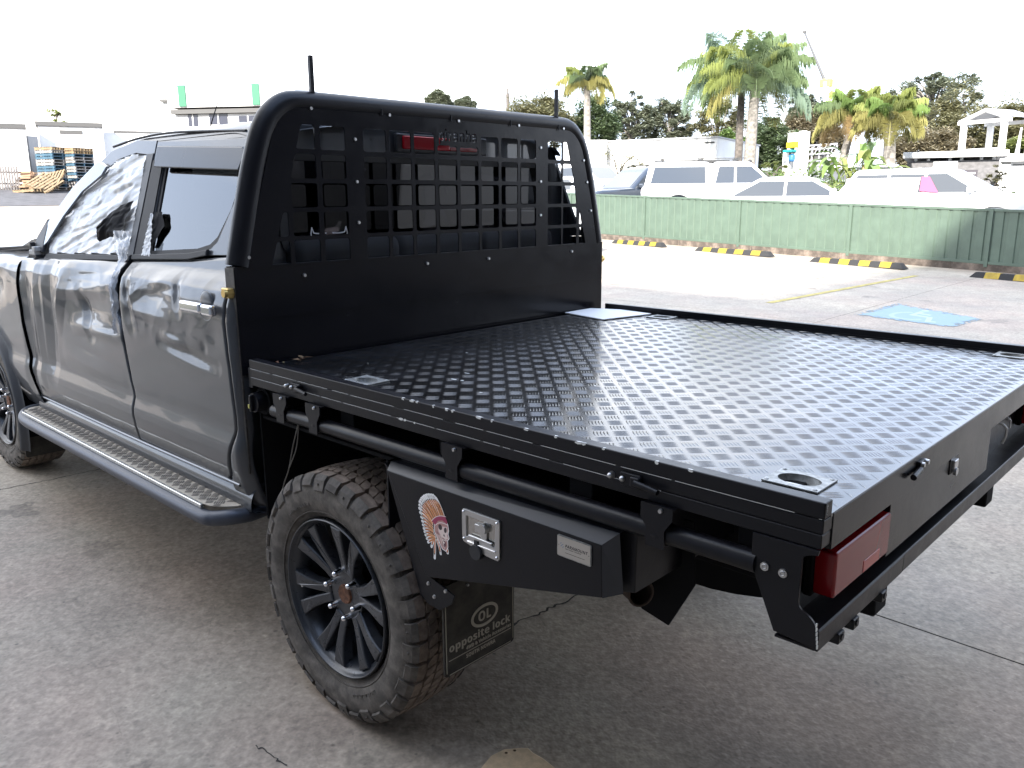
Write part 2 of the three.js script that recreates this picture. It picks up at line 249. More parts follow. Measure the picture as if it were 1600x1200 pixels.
for (const s of [1, -1]) {
  const q = new THREE.Shape(); q.moveTo(1.2145, 0.911); q.lineTo(1.328, 0.911); q.lineTo(1.326, 0.902); q.quadraticCurveTo(1.30, 0.899, 1.3015, 0.885); q.lineTo(1.3005, 0.815); q.quadraticCurveTo(1.3005, 0.802, 1.314, 0.798); q.quadraticCurveTo(1.331, 0.79, 1.3345, 0.772); q.lineTo(1.337, 0.742); q.lineTo(1.262, 0.748); q.lineTo(1.2145, 0.856);
  const g = mesh('end_plate', extrude(q, 0.006, 0.001).translate(0, 0, s > 0 ? 0.8895 : -0.8955), blackSatin, tray);
  for (const [x, y] of [[1.240, 0.858], [1.272, 0.856]]) { mesh('screw', [rod([x, y, s * 0.894], [x, y, s * 0.8985], 0.0082, 0.0075, 16), new THREE.TorusGeometry(0.004, 0.0012, 6, 12).translate(x, y, s * 0.8985)], steel, g); }
  const l = part('tail_light', tray, [0, 0, 0]);
  mesh('lens', extrude(roundRect(-s * 0.833 < 0 ? -0.838 : 0.588, -s * 0.833 < 0 ? -0.588 : 0.838, 0.808, 0.889, 0.007), 0.038, 0.004).rotateY(Math.PI / 2).translate(1.297, 0, 0), redLens, l);
  mesh('reflector', box(0.003, 0.022, 0.075, 1.3345, 0.823, s * 0.675, 0.001), std({ color: rgb(0.5, 0.06, 0.05), roughness: 0.25 }), l);
  mesh('housing', box2(1.284, 1.3, 0.803, 0.893, s > 0 ? 0.58 : -0.845, s > 0 ? 0.845 : -0.58, 0.004), blackDull, l);
}
mesh('chip_edge', [0, 1, 2, 3, 4, 5].map((k) => box(0.0016, 0.006, 0.004, 1.337 - 0.0008 * k, 0.747 + 0.0075 * k, 0.8945, 0)), chipMat, tray);
{ // drawer hardware
  const k = part('drawer_lock', tray);
  mesh('lock_plate', box2(1.326, 1.3285, 0.862, 0.922 - 0.023, 0.155, 0.212, 0.001), blackSatin, k);
  mesh('lock_body', [box2(1.327, 1.334, 0.872, 0.892, 0.17, 0.198, 0.002), rod([1.33, 0.866, 0.186], [1.337, 0.866, 0.186], 0.009)], steel, k);
  const h = part('drawer_catch', tray);
  mesh('lever', [rod([1.337, 0.938, 0.452], [1.340, 0.934, 0.500], 0.006), box2(1.33, 1.336, 0.93, 0.952, 0.42, 0.452, 0.002)], blackSatin, h);
  for (const z of [0.415, 0.44]) mesh('bolt', rod([1.33, 0.945, z], [1.341, 0.945, z], 0.006, 0.005, 8), steel, h);
  for (const q of [tube([[1.30, 0.90, -0.20], [1.335, 0.885, -0.215], [1.338, 0.86, -0.225], [1.33, 0.835, -0.235]], 0.0035, 20, 6), tube([[1.30, 0.905, -0.25], [1.333, 0.895, -0.262], [1.335, 0.87, -0.27]], 0.0028, 16, 6)]) mesh('loose_cable', q, std({ color: rgb(0.6, 0.6, 0.6), roughness: 0.5 }), tray);
}
// catches on the near rail
for (const x of [-0.212, 0.921]) {
  const h = part('rail_catch', tray);
  mesh('lever', [box(0.045, 0.026, 0.006, x + 0.045, 0.943, 0.8955, 0.002), rod([x + 0.06, 0.944, 0.905], [x + 0.112, 0.938, 0.907], 0.0065, 0.0055, 10), box(0.02, 0.02, 0.014, x + 0.06, 0.944, 0.9, 0.003)], blackSatin, h);
  for (const q of [0, 0.028]) mesh('bolt', [rod([x + q, 0.943, 0.892], [x + q, 0.943, 0.9], 0.0072, 0.006, 12), new THREE.SphereGeometry(0.006, 10, 8).translate(x + q, 0.943, 0.899)], steel, h);
}
// rope rail under the edge
const ropeRail = part('rope_rail', tray);
mesh('tube', rod([-0.305, 0.852, 0.884], [1.222, 0.856, 0.884], 0.0195, 0.0195, 24), blackSatin, ropeRail);
for (const x of [-0.238, -0.072, 0.485, 1.032]) {
  const s = new THREE.Shape(); s.moveTo(x - 0.034, 0.914); s.lineTo(x + 0.034, 0.914); s.lineTo(x + 0.034, 0.892); s.lineTo(x + 0.018, 0.868); s.lineTo(x + 0.018, 0.832); s.lineTo(x - 0.022, 0.832); s.lineTo(x - 0.022, 0.868); s.lineTo(x - 0.034, 0.886);
  mesh('bracket', [extrude(s, 0.004).translate(0, 0, 0.9035), new THREE.TorusGeometry(0.0215, 0.003, 6, 20).rotateY(Math.PI / 2).scale(6, 1, 1).translate(x - 0.002, 0.854, 0.884), box2(x - 0.034, x + 0.034, 0.906, 0.911, 0.87, 0.9035)], blackSatin, ropeRail);
  mesh('bolt', rod([x + 0.01, 0.906, 0.907], [x + 0.01, 0.906, 0.912], 0.005, 0.004, 8), steel, ropeRail);
}
// under the tray
{
  const u = part('subframe', truck), L = [];
  for (const s of [1, -1]) L.push(box2(-0.75, 1.28, 0.60, 0.74, s * 0.42 - 0.035, s * 0.42 + 0.035, 0.006), box2(-0.45, 1.27, 0.74, 0.84, s * 0.42 - 0.025, s * 0.42 + 0.025));
  mesh('chassis_rail', L, blackDull, u);
  mesh('cross_bearer', [-0.38, 0.02, 0.42, 0.82, 1.2].map((x) => box2(x - 0.03, x + 0.03, 0.84, 0.957, -0.86, 0.86, 0.003)), blackDull, u);
  mesh('drawer_shell', box2(-0.30, 1.26, 0.75, 0.94, -0.40, 0.40), blackDull, u);
  mesh('floor_pan', box2(-2.6, -0.62, 0.36, 0.49, -0.62, 0.62, 0.04), blackDull, u); mesh('gearbox', box2(-3.6, -0.7, 0.30, 0.5, -0.22, 0.22, 0.06), blackDull, u); mesh('fuel_tank', box2(-0.62, -0.42, 0.34, 0.62, -0.62, 0.62, 0.03), blackDull, u);
  mesh('spare_wheel', [rod([0.78, 0.47, 0], [0.78, 0.64, 0], 0.34, 0.34, 36)], blackDull, u);
  mesh('rear_axle', [rod([0, 0.376, -0.7], [0, 0.376, 0.7], 0.045), new THREE.SphereGeometry(0.14, 20, 14).translate(0, 0.376, 0.05)], blackDull, u);
  mesh('leaf_spring', [0.5, -0.5].map((z) => tube([[-0.6, 0.62, z], [-0.1, 0.47, z], [0.1, 0.47, z], [0.68, 0.64, z]], 0.03, 24, 6)), blackDull, u);
  mesh('exhaust_pipe', [tube([[0.35, 0.60, 0.50], [0.60, 0.61, 0.57], [0.78, 0.625, 0.68], [0.900, 0.635, 0.75]], 0.028, 30, 16), new THREE.TorusGeometry(0.028, 0.003, 6, 20).rotateY(Math.PI / 2 - 0.5).translate(0.900, 0.635, 0.75)], std({ color: rgb(0.06, 0.04, 0.03), roughness: 0.9, side: THREE.DoubleSide }), u);
  mesh('exhaust_bracket', extrude(poly([[0.80, 0.79], [0.98, 0.80], [0.99, 0.66], [0.93, 0.545], [0.86, 0.56], [0.82, 0.62]]), 0.006, 0.001).translate(0, 0, 0.68), blackDull, u);
  mesh('inner_guard', [box2(-0.44, -0.432, 0.47, 0.95, 0.42, 0.86), box2(-0.43, 0.62, 0.80, 0.81, 0.45, 0.855), extrude(poly([[-0.44, 0.80], [0.62, 0.80], [0.62, 0.62], [-0.44, 0.50]]), 0.006).translate(0, 0, 0.45)], blackDull, u);
  const f = part('fuel_filler', truck);
  mesh('neck', [rod([-0.40, 0.862, 0.80], [-0.40, 0.862, 0.868], 0.045, 0.042, 24)], blackDull, f);
  mesh('cap', [rod([-0.40, 0.862, 0.868], [-0.40, 0.862, 0.90], 0.032, 0.029, 24), box(0.012, 0.052, 0.014, -0.40, 0.862, 0.905, 0.004)], blackSatin, f);
  mesh('cap_tag', box(0.007, 0.012, 0.003, -0.403, 0.853, 0.9135, 0.001), std({ color: rgb(0.6, 0.55, 0.15), roughness: 0.6 }), f);
  mesh('hanging_strap', [tube([[-0.22, 0.83, 0.86], [-0.27, 0.74, 0.855], [-0.31, 0.66, 0.85], [-0.36, 0.60, 0.84], [-0.44, 0.50, 0.82]], 0.0022, 30, 5), tube([[-0.22, 0.83, 0.86], [-0.24, 0.75, 0.86], [-0.30, 0.67, 0.852]], 0.002, 20, 5)], std({ color: rgb(0.2, 0.19, 0.17), roughness: 0.8 }), truck);
}
// ---- toolbox behind the rear wheel
{
  const t = part('toolbox', truck), zf = 0.902;
  const face = [[0.240, 0.797], [0.907, 0.797], [0.911, 0.686], [0.385, 0.556], [0.372, 0.562]];
  mesh('door_panel', extrude(poly(face), 0.022, 0.0025).translate(0, 0, zf - 0.022), blackSatin, t);
  mesh('body', extrude(poly([[0.232, 0.832], [0.958, 0.832], [0.956, 0.695], [0.39, 0.545], [0.36, 0.55]]), 0.40, 0.003).translate(0, 0, zf - 0.445), blackSatin, t);
  // folded lip along the top of the door and its rear edge
  mesh('lid_lip', quads([[[0.240, 0.7975, zf], [0.907, 0.7975, zf], [0.934, 0.8235, zf - 0.021], [0.229, 0.8135, zf - 0.021]], [[0.907, 0.7975, zf], [0.911, 0.686, zf], [0.940, 0.694, zf - 0.030], [0.934, 0.8235, zf - 0.021]], [[0.229, 0.8135, zf - 0.021], [0.934, 0.8235, zf - 0.021], [0.934, 0.8235, zf - 0.046], [0.229, 0.8135, zf - 0.046]]]), std({ color: rgb(0.03, 0.033, 0.042), roughness: 0.38, bumpMap: grainTex, bumpScale: 0.0002 }), t);
  const l = part('latch', t);
  const sh = poly([[0.525, 0.772], [0.630, 0.772], [0.634, 0.768], [0.632, 0.682], [0.627, 0.676], [0.592, 0.677], [0.518, 0.692], [0.514, 0.70], [0.514, 0.766], [0.518, 0.771]], [[[0.528, 0.757], [0.528, 0.708], [0.618, 0.706], [0.619, 0.757]]]);
  mesh('latch_frame', extrude(sh, 0.006, 0.0015).translate(0, 0, zf - 0.001), steel, l);
  mesh('latch_well', [box2(0.526, 0.62, 0.704, 0.759, zf - 0.0012, zf + 0.0006)], std({ color: rgb(0.42, 0.41, 0.39), metalness: 1, roughness: 0.22 }), l);
  mesh('latch_handle', [box2(0.538, 0.613, 0.708, 0.716, zf + 0.002, zf + 0.010, 0.003), box2(0.575, 0.594, 0.716, 0.742, zf + 0.001, zf + 0.006, 0.002), rod([0.585, 0.741, zf], [0.585, 0.741, zf + 0.012], 0.0125, 0.0115, 20), box2(0.558, 0.578, 0.728, 0.747, zf, zf + 0.008, 0.002)], steel, l);
  mesh('latch_ridge', box2(0.532, 0.622, 0.694, 0.699, zf + 0.004, zf + 0.0085, 0.002), chrome, l);
  mesh('key_cover', [rod([0.562, 0.679, zf + 0.004], [0.562, 0.679, zf + 0.012], 0.0185, 0.0175, 20), box2(0.555, 0.569, 0.692, 0.708, zf + 0.003, zf + 0.009, 0.003)], rubberTrim, l);
  for (const [x, y] of [[0.521, 0.765], [0.626, 0.765], [0.625, 0.684], [0.521, 0.700]]) mesh('rivet', new THREE.SphereGeometry(0.0038, 10, 8).translate(x, y, zf + 0.005), chrome, l);
  mesh('maker_badge', extrude(roundRect(0.796, 0.884, 0.744, 0.790, 0.005), 0.002).translate(0, 0, zf + 0.0005), galv, t, { label: 'pale metal maker badge' });
  const m = printMat(512, 256, (g, w, h) => {
    g.fillStyle = '#b3aca3'; g.fillRect(0, 0, w, h); g.fillStyle = '#15151c'; g.font = 'italic bold 56px sans-serif'; g.fillText('PARAMOUNT', 116, 128);
    g.font = 'bold 19px sans-serif'; g.fillText('TRAYS  BODIES  TOOLBOXES', 122, 152); g.fillRect(120, 196, 310, 5); g.fillStyle = '#6c7f9d'; for (const [x, y] of [[50, 92], [78, 104], [60, 124], [88, 134]]) { g.save(); g.translate(x, y); g.rotate(-0.6); g.fillRect(-14, -4, 30, 8); g.restore(); } g.fillStyle = '#3a3a40'; g.beginPath(); g.arc(20, 118, 6, 0, 7); g.arc(492, 132, 6, 0, 7); g.fill();
  }, { roughness: 0.45, metalness: 0.3 });
  const bp = new THREE.PlaneGeometry(0.084, 0.042).translate(0.840, 0.767, zf + 0.0035); mesh('badge_print', bp, m, t, { keepUV: true, label: 'badge lettering reading PARAMOUNT' });
  // decal: head in a feather headdress (generic drawing)
  const dm = printMat(512, 768, (g, w, h) => {
    g.clearRect(0, 0, w, h); const r = rngOf(8); g.lineCap = 'round'; g.lineJoin = 'round';
    const along = (P, t) => { const k = Math.min(P.length - 2, Math.floor(t * (P.length - 1))), f = t * (P.length - 1) - k; return [lerp(P[k][0], P[k + 1][0], f), lerp(P[k][1], P[k + 1][1], f)]; };
    const tips = [[300, 60], [256, 39], [190, 52], [135, 78], [90, 118], [59, 167], [50, 246], [84, 345], [104, 430], [129, 502], [167, 576]], roots = [[402, 225], [370, 236], [330, 250], [290, 268], [255, 285], [235, 320], [232, 350], [235, 400], [240, 440], [256, 480], [272, 505]];
    const fe = (a, b, f, c, wd) => { g.strokeStyle = c; g.lineWidth = wd; g.beginPath(); g.moveTo(...a); g.quadraticCurveTo(lerp(a[0], b[0], 0.55) + 10, lerp(a[1], b[1], 0.55) - 14, lerp(a[0], b[0], f), lerp(a[1], b[1], f)); g.stroke(); };
    const F = Array.from({ length: 23 }, (_, k) => [along(roots, k / 22), along(tips, k / 22)]); F.push([[262, 492], [256, 722]], [[300, 520], [345, 646]], [[262, 470], [214, 610]], [[430, 560], [444, 604]]);
    for (const [a, b] of F) fe(a, b, 1, '#ffffff', 30); for (const [a, b] of F) { fe(a, b, 0.99, '#eceae8', 19); fe(a, b, 0.80, '#2a1c1c', 15); fe(a, b, 0.74, '#c97a45', 17); }
    for (let k = 0; k < 150; k++) { const t = r() * 22 / 22, a = along(roots, t * 0.98), b = along(tips, t * 0.98); fe([a[0] + r() * 14, a[1] + r() * 10], b, 0.3 + 0.45 * r(), ['#f2b987', '#8a4a28', '#e39a63', '#5b3020'][(r() * 4) | 0], 3 + 2 * r()); }
    for (let k = 0; k < 30; k++) { const t = r(), a = along(roots, t), b = along(tips, t); g.strokeStyle = '#2a2024'; g.lineWidth = 2.5; g.beginPath(); g.moveTo(lerp(a[0], b[0], 0.86), lerp(a[1], b[1], 0.86)); g.lineTo(lerp(a[0], b[0], 0.97), lerp(a[1], b[1], 0.97)); g.stroke(); }
    const blob = (P, c) => { g.fillStyle = c; g.beginPath(); P.forEach((p, i) => (i ? g.lineTo(...p) : g.moveTo(...p))); g.fill(); };
    const skull = [[268, 330], [330, 262], [420, 250], [452, 300], [462, 360], [452, 400], [466, 440], [444, 470], [446, 540], [420, 590], [372, 580], [318, 500], [270, 430]];
    g.strokeStyle = '#ffffff'; g.lineWidth = 16; g.beginPath(); skull.forEach((p, i) => (i ? g.lineTo(...p) : g.moveTo(...p))); g.closePath(); g.stroke(); blob(skull, '#b98d86'); blob([[318, 350], [440, 330], [452, 380], [444, 420], [456, 446], [420, 470], [360, 452], [322, 410]], '#e6d3cc');
    blob([[228, 330], [262, 280], [330, 236], [420, 226], [446, 262], [450, 300], [380, 276], [320, 296], [276, 352]], '#a2395a'); g.strokeStyle = '#efe6e6'; g.lineWidth = 7; g.beginPath(); g.moveTo(226, 326); g.quadraticCurveTo(300, 226, 430, 222); g.stroke(); g.beginPath(); g.moveTo(282, 356); g.quadraticCurveTo(340, 286, 450, 304); g.stroke();
    g.fillStyle = '#3c2a30'; g.beginPath(); g.ellipse(348, 356, 27, 30, 0, 0, 7); g.fill(); g.beginPath(); g.ellipse(420, 368, 19, 30, 0.2, 0, 7); g.fill(); blob([[398, 412], [414, 440], [388, 438]], '#4a2c33'); g.strokeStyle = '#5e3540'; g.lineWidth = 7; g.beginPath(); g.moveTo(300, 420); g.quadraticCurveTo(350, 486, 440, 474); g.stroke(); g.fillStyle = '#5b2f3c'; g.beginPath(); g.ellipse(398, 520, 26, 34, 0, 0, 7); g.fill(); g.fillStyle = '#f0e4dc'; for (let k = 0; k < 6; k++) g.fillRect(366 + k * 13, 478 - k * 2, 9, 14); g.beginPath(); g.ellipse(392, 508, 14, 12, 0, 0, 7); g.fill();
    g.strokeStyle = '#f0dcd4'; g.lineWidth = 4; for (let k = 0; k < 12; k++) { const x = 268 + k * 9; g.beginPath(); g.moveTo(x, 440 + 8 * r()); g.lineTo(x + 20 + 30 * r(), 520 + 60 * r()); g.stroke(); }
  }, { roughness: 0.5, alphaTest: 0.5 });
  mesh('decal', new THREE.PlaneGeometry(0.128, 0.18).translate(0.412, 0.695, zf + 0.0012), dm, t, { keepUV: true, label: 'feathered headdress decal' });
  // guard strip in front of the box
  mesh('guard_flange', [extrude(poly([[0.221, 0.812], [0.238, 0.80], [0.376, 0.556], [0.47, 0.533], [0.46, 0.508], [0.415, 0.476], [0.374, 0.478], [0.345, 0.492]]), 0.005, 0.001).translate(0, 0, zf - 0.012), box2(0.221, 0.226, 0.50, 0.815, 0.5, 0.89)], blackSatin, t);
  for (const [x, y] of [[0.377, 0.535], [0.440, 0.536], [0.398, 0.507]]) mesh('bolt', rod([x, y, zf - 0.008], [x, y, zf - 0.003], 0.0055, 0.004, 10), steel, t);
  mesh('hanger', box2(0.30, 0.93, 0.83, 0.91, 0.60, 0.62), blackDull, t);
}
// ---- mud flaps
function mudFlap(x, zc, w, y0, y1, printed) {
  const f = part('mud_flap', truck, [x, 0, zc]);
  mesh('sheet', extrude(roundRect(-w / 2, w / 2, y0, y1, 0.014), 0.006, 0.001).rotateY(Math.PI / 2), std({ color: rgb(0.085, 0.075, 0.06), roughness: 0.8, map: greyTex(0.6, 1, 0.22) }), f);
  if (!printed) return;
  const rimLine = []; const a = w / 2 - 0.005; for (const [p, q, e, h] of [[-a, -a + 0.002, y0 + 0.012, y1], [a - 0.002, a, y0 + 0.012, y1]]) rimLine.push(box2(0.0062, 0.0078, e, h, p, q));
  rimLine.push(box2(0.0062, 0.0078, y0 + 0.004, y0 + 0.006, -a + 0.01, a - 0.01));
  mesh('raised_rim', rimLine, std({ color: rgb(0.36, 0.33, 0.26), roughness: 0.8 }), f);
  const dusty = std({ color: rgb(0.40, 0.365, 0.30), roughness: 0.8 });
  const txt = (s, size, cx, y, wd) => { const g = new TextGeometry(s, { font, size, depth: 0.001, curveSegments: 3, bevelEnabled: false }); g.computeBoundingBox(); const b = g.boundingBox; g.translate(-(b.min.x + b.max.x) / 2, 0, 0); if (wd) g.scale(wd / (b.max.x - b.min.x), 1, 1); return g.translate(cx, y, 0); };
  const L = [txt('opposite lock', 0.021, 0, 0.357, 0.22), txt('4WD & Vehicle Accessories', 0.0095, 0.03, 0.341, 0.165), txt('SOUTH NOWRA', 0.0105, 0.0, 0.318, 0.105), box2(-0.112, 0.112, 0.3335, 0.3355, 0, 0.001), txt('OL', 0.027, 0.015, 0.3995)];
  const el = (a, b) => Array.from({ length: 40 }, (_, i) => [0.015 + a * Math.cos(i / 40 * 6.2832), 0.4125 + b * Math.sin(i / 40 * 6.2832)]); L.push(extrude(poly(el(0.049, 0.0305), [el(0.0405, 0.0225)]), 0.001));
  mesh('lettering', L.map((g) => g.rotateY(Math.PI / 2).translate(0.0062, -0.004, 0)), dusty, f, { label: 'OL opposite lock lettering' });
  for (const z of [0.10, 0.045]) mesh('screw', rod([0.006, y1 - 0.012 - z * 0.2, z], [0.011, y1 - 0.012 - z * 0.2, z], 0.004, 0.003, 8), steel, f);
}
mudFlap(0.415, 0.762, 0.252, 0.287, 0.535, true);
mudFlap(0.415, -0.762, 0.252, 0.287, 0.535, false);
mudFlap(-2.66, 0.79, 0.26, 0.20, 0.50, false);

// ---- headboard
{
  const hb = part('headboard', truck), X = -0.462;
  const edge = (y) => interp([[1.24, 0.775], [1.69, 0.635]], y);           // sloping outer limit of the openings
  const rows = [[1.607, 1.680], [1.519, 1.5925], [1.431, 1.505], [1.344, 1.4175], [1.258, 1.331]];
  const cols = []; for (let k = 0; k < 8; k++) cols.push([0.407 - 0.108 * k - 0.0935, 0.407 - 0.108 * k]);
  const wing = [[0.478, 0.573], [0.592, 0.686], [0.702, 0.80]];
  const holes = [];
  const slanted = (z0, z1, y0, y1, s) => { // quad opening cut by the slope, rounded a little
    const e0 = Math.min(z1, edge(y0)), e1 = Math.min(z1, edge(y1)); if (e0 - z0 < 0.02) return;
    const pts = e1 - z0 > 0.008 ? [[z0, y0], [e0, y0], [e1, y1], [z0, y1]] : [[z0, y0], [e0, y0], [z0 + 0.004, y0 + (e0 - z0) * 3.1]], r = 0.009, p = new THREE.Path(), n = pts.length;
    pts.forEach((c, i) => { const a = pts[(i + n - 1) % n], b = pts[(i + 1) % n], la = Math.hypot(a[0] - c[0], a[1] - c[1]), lb = Math.hypot(b[0] - c[0], b[1] - c[1]), ra = Math.min(r, la * 0.4), rb = Math.min(r, lb * 0.4);
      const q0 = [c[0] + (a[0] - c[0]) * ra / la, c[1] + (a[1] - c[1]) * ra / la], q1 = [c[0] + (b[0] - c[0]) * rb / lb, c[1] + (b[1] - c[1]) * rb / lb];
      if (i === 0) p.moveTo(s * q0[0], q0[1]); else p.lineTo(s * q0[0], q0[1]); p.quadraticCurveTo(s * c[0], c[1], s * q1[0], q1[1]); });
    p.closePath(); holes.push(p);
  };
  rows.forEach(([y0, y1], j) => {
    cols.forEach(([z0, z1], i) => { const top = j === 0 && (i === 3 || i === 4) ? 1.640 : y1; holes.push(roundRect(-z1, -z0, y0, top, Math.min(0.011, (top - y0) * 0.35), THREE.Path)); });
    for (const s of [1, -1]) for (const [z0, z1] of wing) slanted(s > 0 ? z0 : z0 + 0.036 * (z0 < 0.5 ? 1 : 0.55), s > 0 ? z1 : z1 + 0.03 * (z0 < 0.5 ? 1 : 0.6), y0, y1, -s);
  });
  // the cut-out word
  const isl = [];
  { const sh = font.generateShapes('piranha', 0.040), all = sh.flatMap((s) => s.getPoints(4)), mx = Math.max(...all.map((p) => p.x)), k = 0.190 / mx;
    const map = (pts) => pts.map((p) => [p.x * k - 0.080, p.y * 0.98 + 1.6565]);
    for (const s of sh) { holes.push(map(s.getPoints(4))); for (const h of s.holes) isl.push(poly(map(h.getPoints(4)))); } }
  const outline = new THREE.Shape(); outline.moveTo(-0.862, 1.255); outline.lineTo(0.862, 1.255); outline.lineTo(0.735, 1.66); outline.quadraticCurveTo(0.705, 1.748, 0.60, 1.752); outline.lineTo(-0.60, 1.752); outline.quadraticCurveTo(-0.705, 1.748, -0.735, 1.66); outline.closePath();
  for (const h of holes) outline.holes.push(Array.isArray(h) ? new THREE.Path(h.map((p) => new THREE.Vector2(...p))) : h);
  mesh('mesh_panel', [extrude(outline, 0.004, 0, 4), ...isl.map((s) => extrude(s, 0.004, 0, 4))].map((g) => g.rotateY(Math.PI / 2).translate(X - 0.002, 0, 0)), blackGloss, hb, { label: 'black panel of square openings with the cut-out word piranha' });
  const path = [[0.872, 1.262], [0.838, 1.40], [0.803, 1.535], [0.768, 1.64], [0.735, 1.70], [0.685, 1.738], [0.62, 1.751]];
  const full = [...path, [0.3, 1.7525], [0, 1.7535], [-0.3, 1.7525], ...path.slice().reverse().map(([z, y]) => [-z, y])].map(([z, y]) => [X - 0.028, y - 0.005 * smooth(1.6, 1.74, y), z - Math.sign(z) * 0.005 * (1 - smooth(1.7, 1.75, y))]);
  mesh('hoop', tube(full, 0.0355, 160, 20, 0.35), blackSatin, hb);
  mesh('lower_panel', [box2(X - 0.006, X, 0.935, 1.2625, -0.893, 0.893, 0.001), box2(X - 0.05, X - 0.006, 1.256, 1.2625, -0.893, 0.893, 0.001), box2(X - 0.001, X + 0.003, 1.10, 1.103, -0.89, 0.89)], blackGloss, hb);
  for (const s of [1, -1]) {
    mesh('side_flange', [box2(X - 0.056, X - 0.003, 0.62, 1.258, s > 0 ? 0.889 : -0.895, s > 0 ? 0.895 : -0.889, 0.001)], std({ color: rgb(0.10, 0.09, 0.08), roughness: 0.55, map: greyTex(0.55, 1, 0.12) }), hb, { label: 'scuffed grey side flange' });
    mesh('flange_latch', [box2(X - 0.05, X - 0.008, 1.170, 1.200, s > 0 ? 0.895 : -0.915, s > 0 ? 0.915 : -0.895, 0.004), rod([X - 0.02, 1.185, s * 0.89], [X - 0.02, 1.185, s * 0.925], 0.014, 0.012, 12)], brass, hb);
    for (const [dx, y] of [[0.04, 0.93], [0.018, 0.925], [0.04, 0.90], [0.018, 0.895], [0.03, 0.965], [0.035, 0.80], [0.018, 0.80]]) mesh('rivet', new THREE.SphereGeometry(0.0042, 8, 6).translate(X - dx, y, s * 0.8955), steel, hb);
    const st = part('stake', hb); mesh('rod', [box2(X - 0.019, X - 0.006, 1.775, 1.885, s * 0.582 - 0.0065, s * 0.582 + 0.0065, 0.001)], blackSatin, st);
  }
  for (const [z, y] of [[0.296, 1.728], [-0.019, 1.728], [-0.338, 1.73], [-0.609, 1.733], [0.60, 1.728], [0.440, 1.644], [0.440, 1.511], [0.440, 1.380], [-0.468, 1.652], [-0.468, 1.520], [-0.468, 1.387], [0.147, 1.228], [-0.166, 1.228], [0.658, 1.222], [-0.673, 1.23], [0.846, 1.288], [-0.77, 1.52], [-0.745, 1.61], [-0.80, 1.40]]) mesh('bolt', rod([X, y, z], [X + 0.007, y, z], 0.0062, 0.005, 10), steel, hb);
  for (const z of [0.33, 0.02, -0.29, -0.575]) mesh('hoop_clip', box(0.004, 0.022, 0.004, X + 0.007, 1.735, z, 0.001), blackSatin, hb, {});
}
// ---- wheels
function blockPrism(pts, r0, r1, grow = 0.0015) { // pts: [arc length s, lateral t] on the tyre circumference
  const n = pts.length, P = [], I = [], cs = pts.reduce((a, p) => a + p[0], 0) / n, ct = pts.reduce((a, p) => a + p[1], 0) / n;
  const put = (s, t, r) => { const a = s / 0.385; P.push(Math.sin(a) * r, Math.cos(a) * r, t); };
  const crown = (t) => r1 - 0.55 * t * t;
  for (const [s, t] of pts) put(s, t, crown(t)); for (const [s, t] of pts) put(cs + (s - cs) * (1 + grow / 0.02), ct + (t - ct) * (1 + grow / 0.02), r0);
  for (let k = 1; k < n - 1; k++) I.push(0, k, k + 1); for (let k = 0; k < n; k++) { const m = (k + 1) % n; I.push(k, k + n, m + n, k, m + n, m); }
  const g = new THREE.BufferGeometry(); g.setAttribute('position', new THREE.Float32BufferAttribute(P, 3)); g.setIndex(I); const q = g.toNonIndexed(); q.computeVertexNormals(); return q;
}
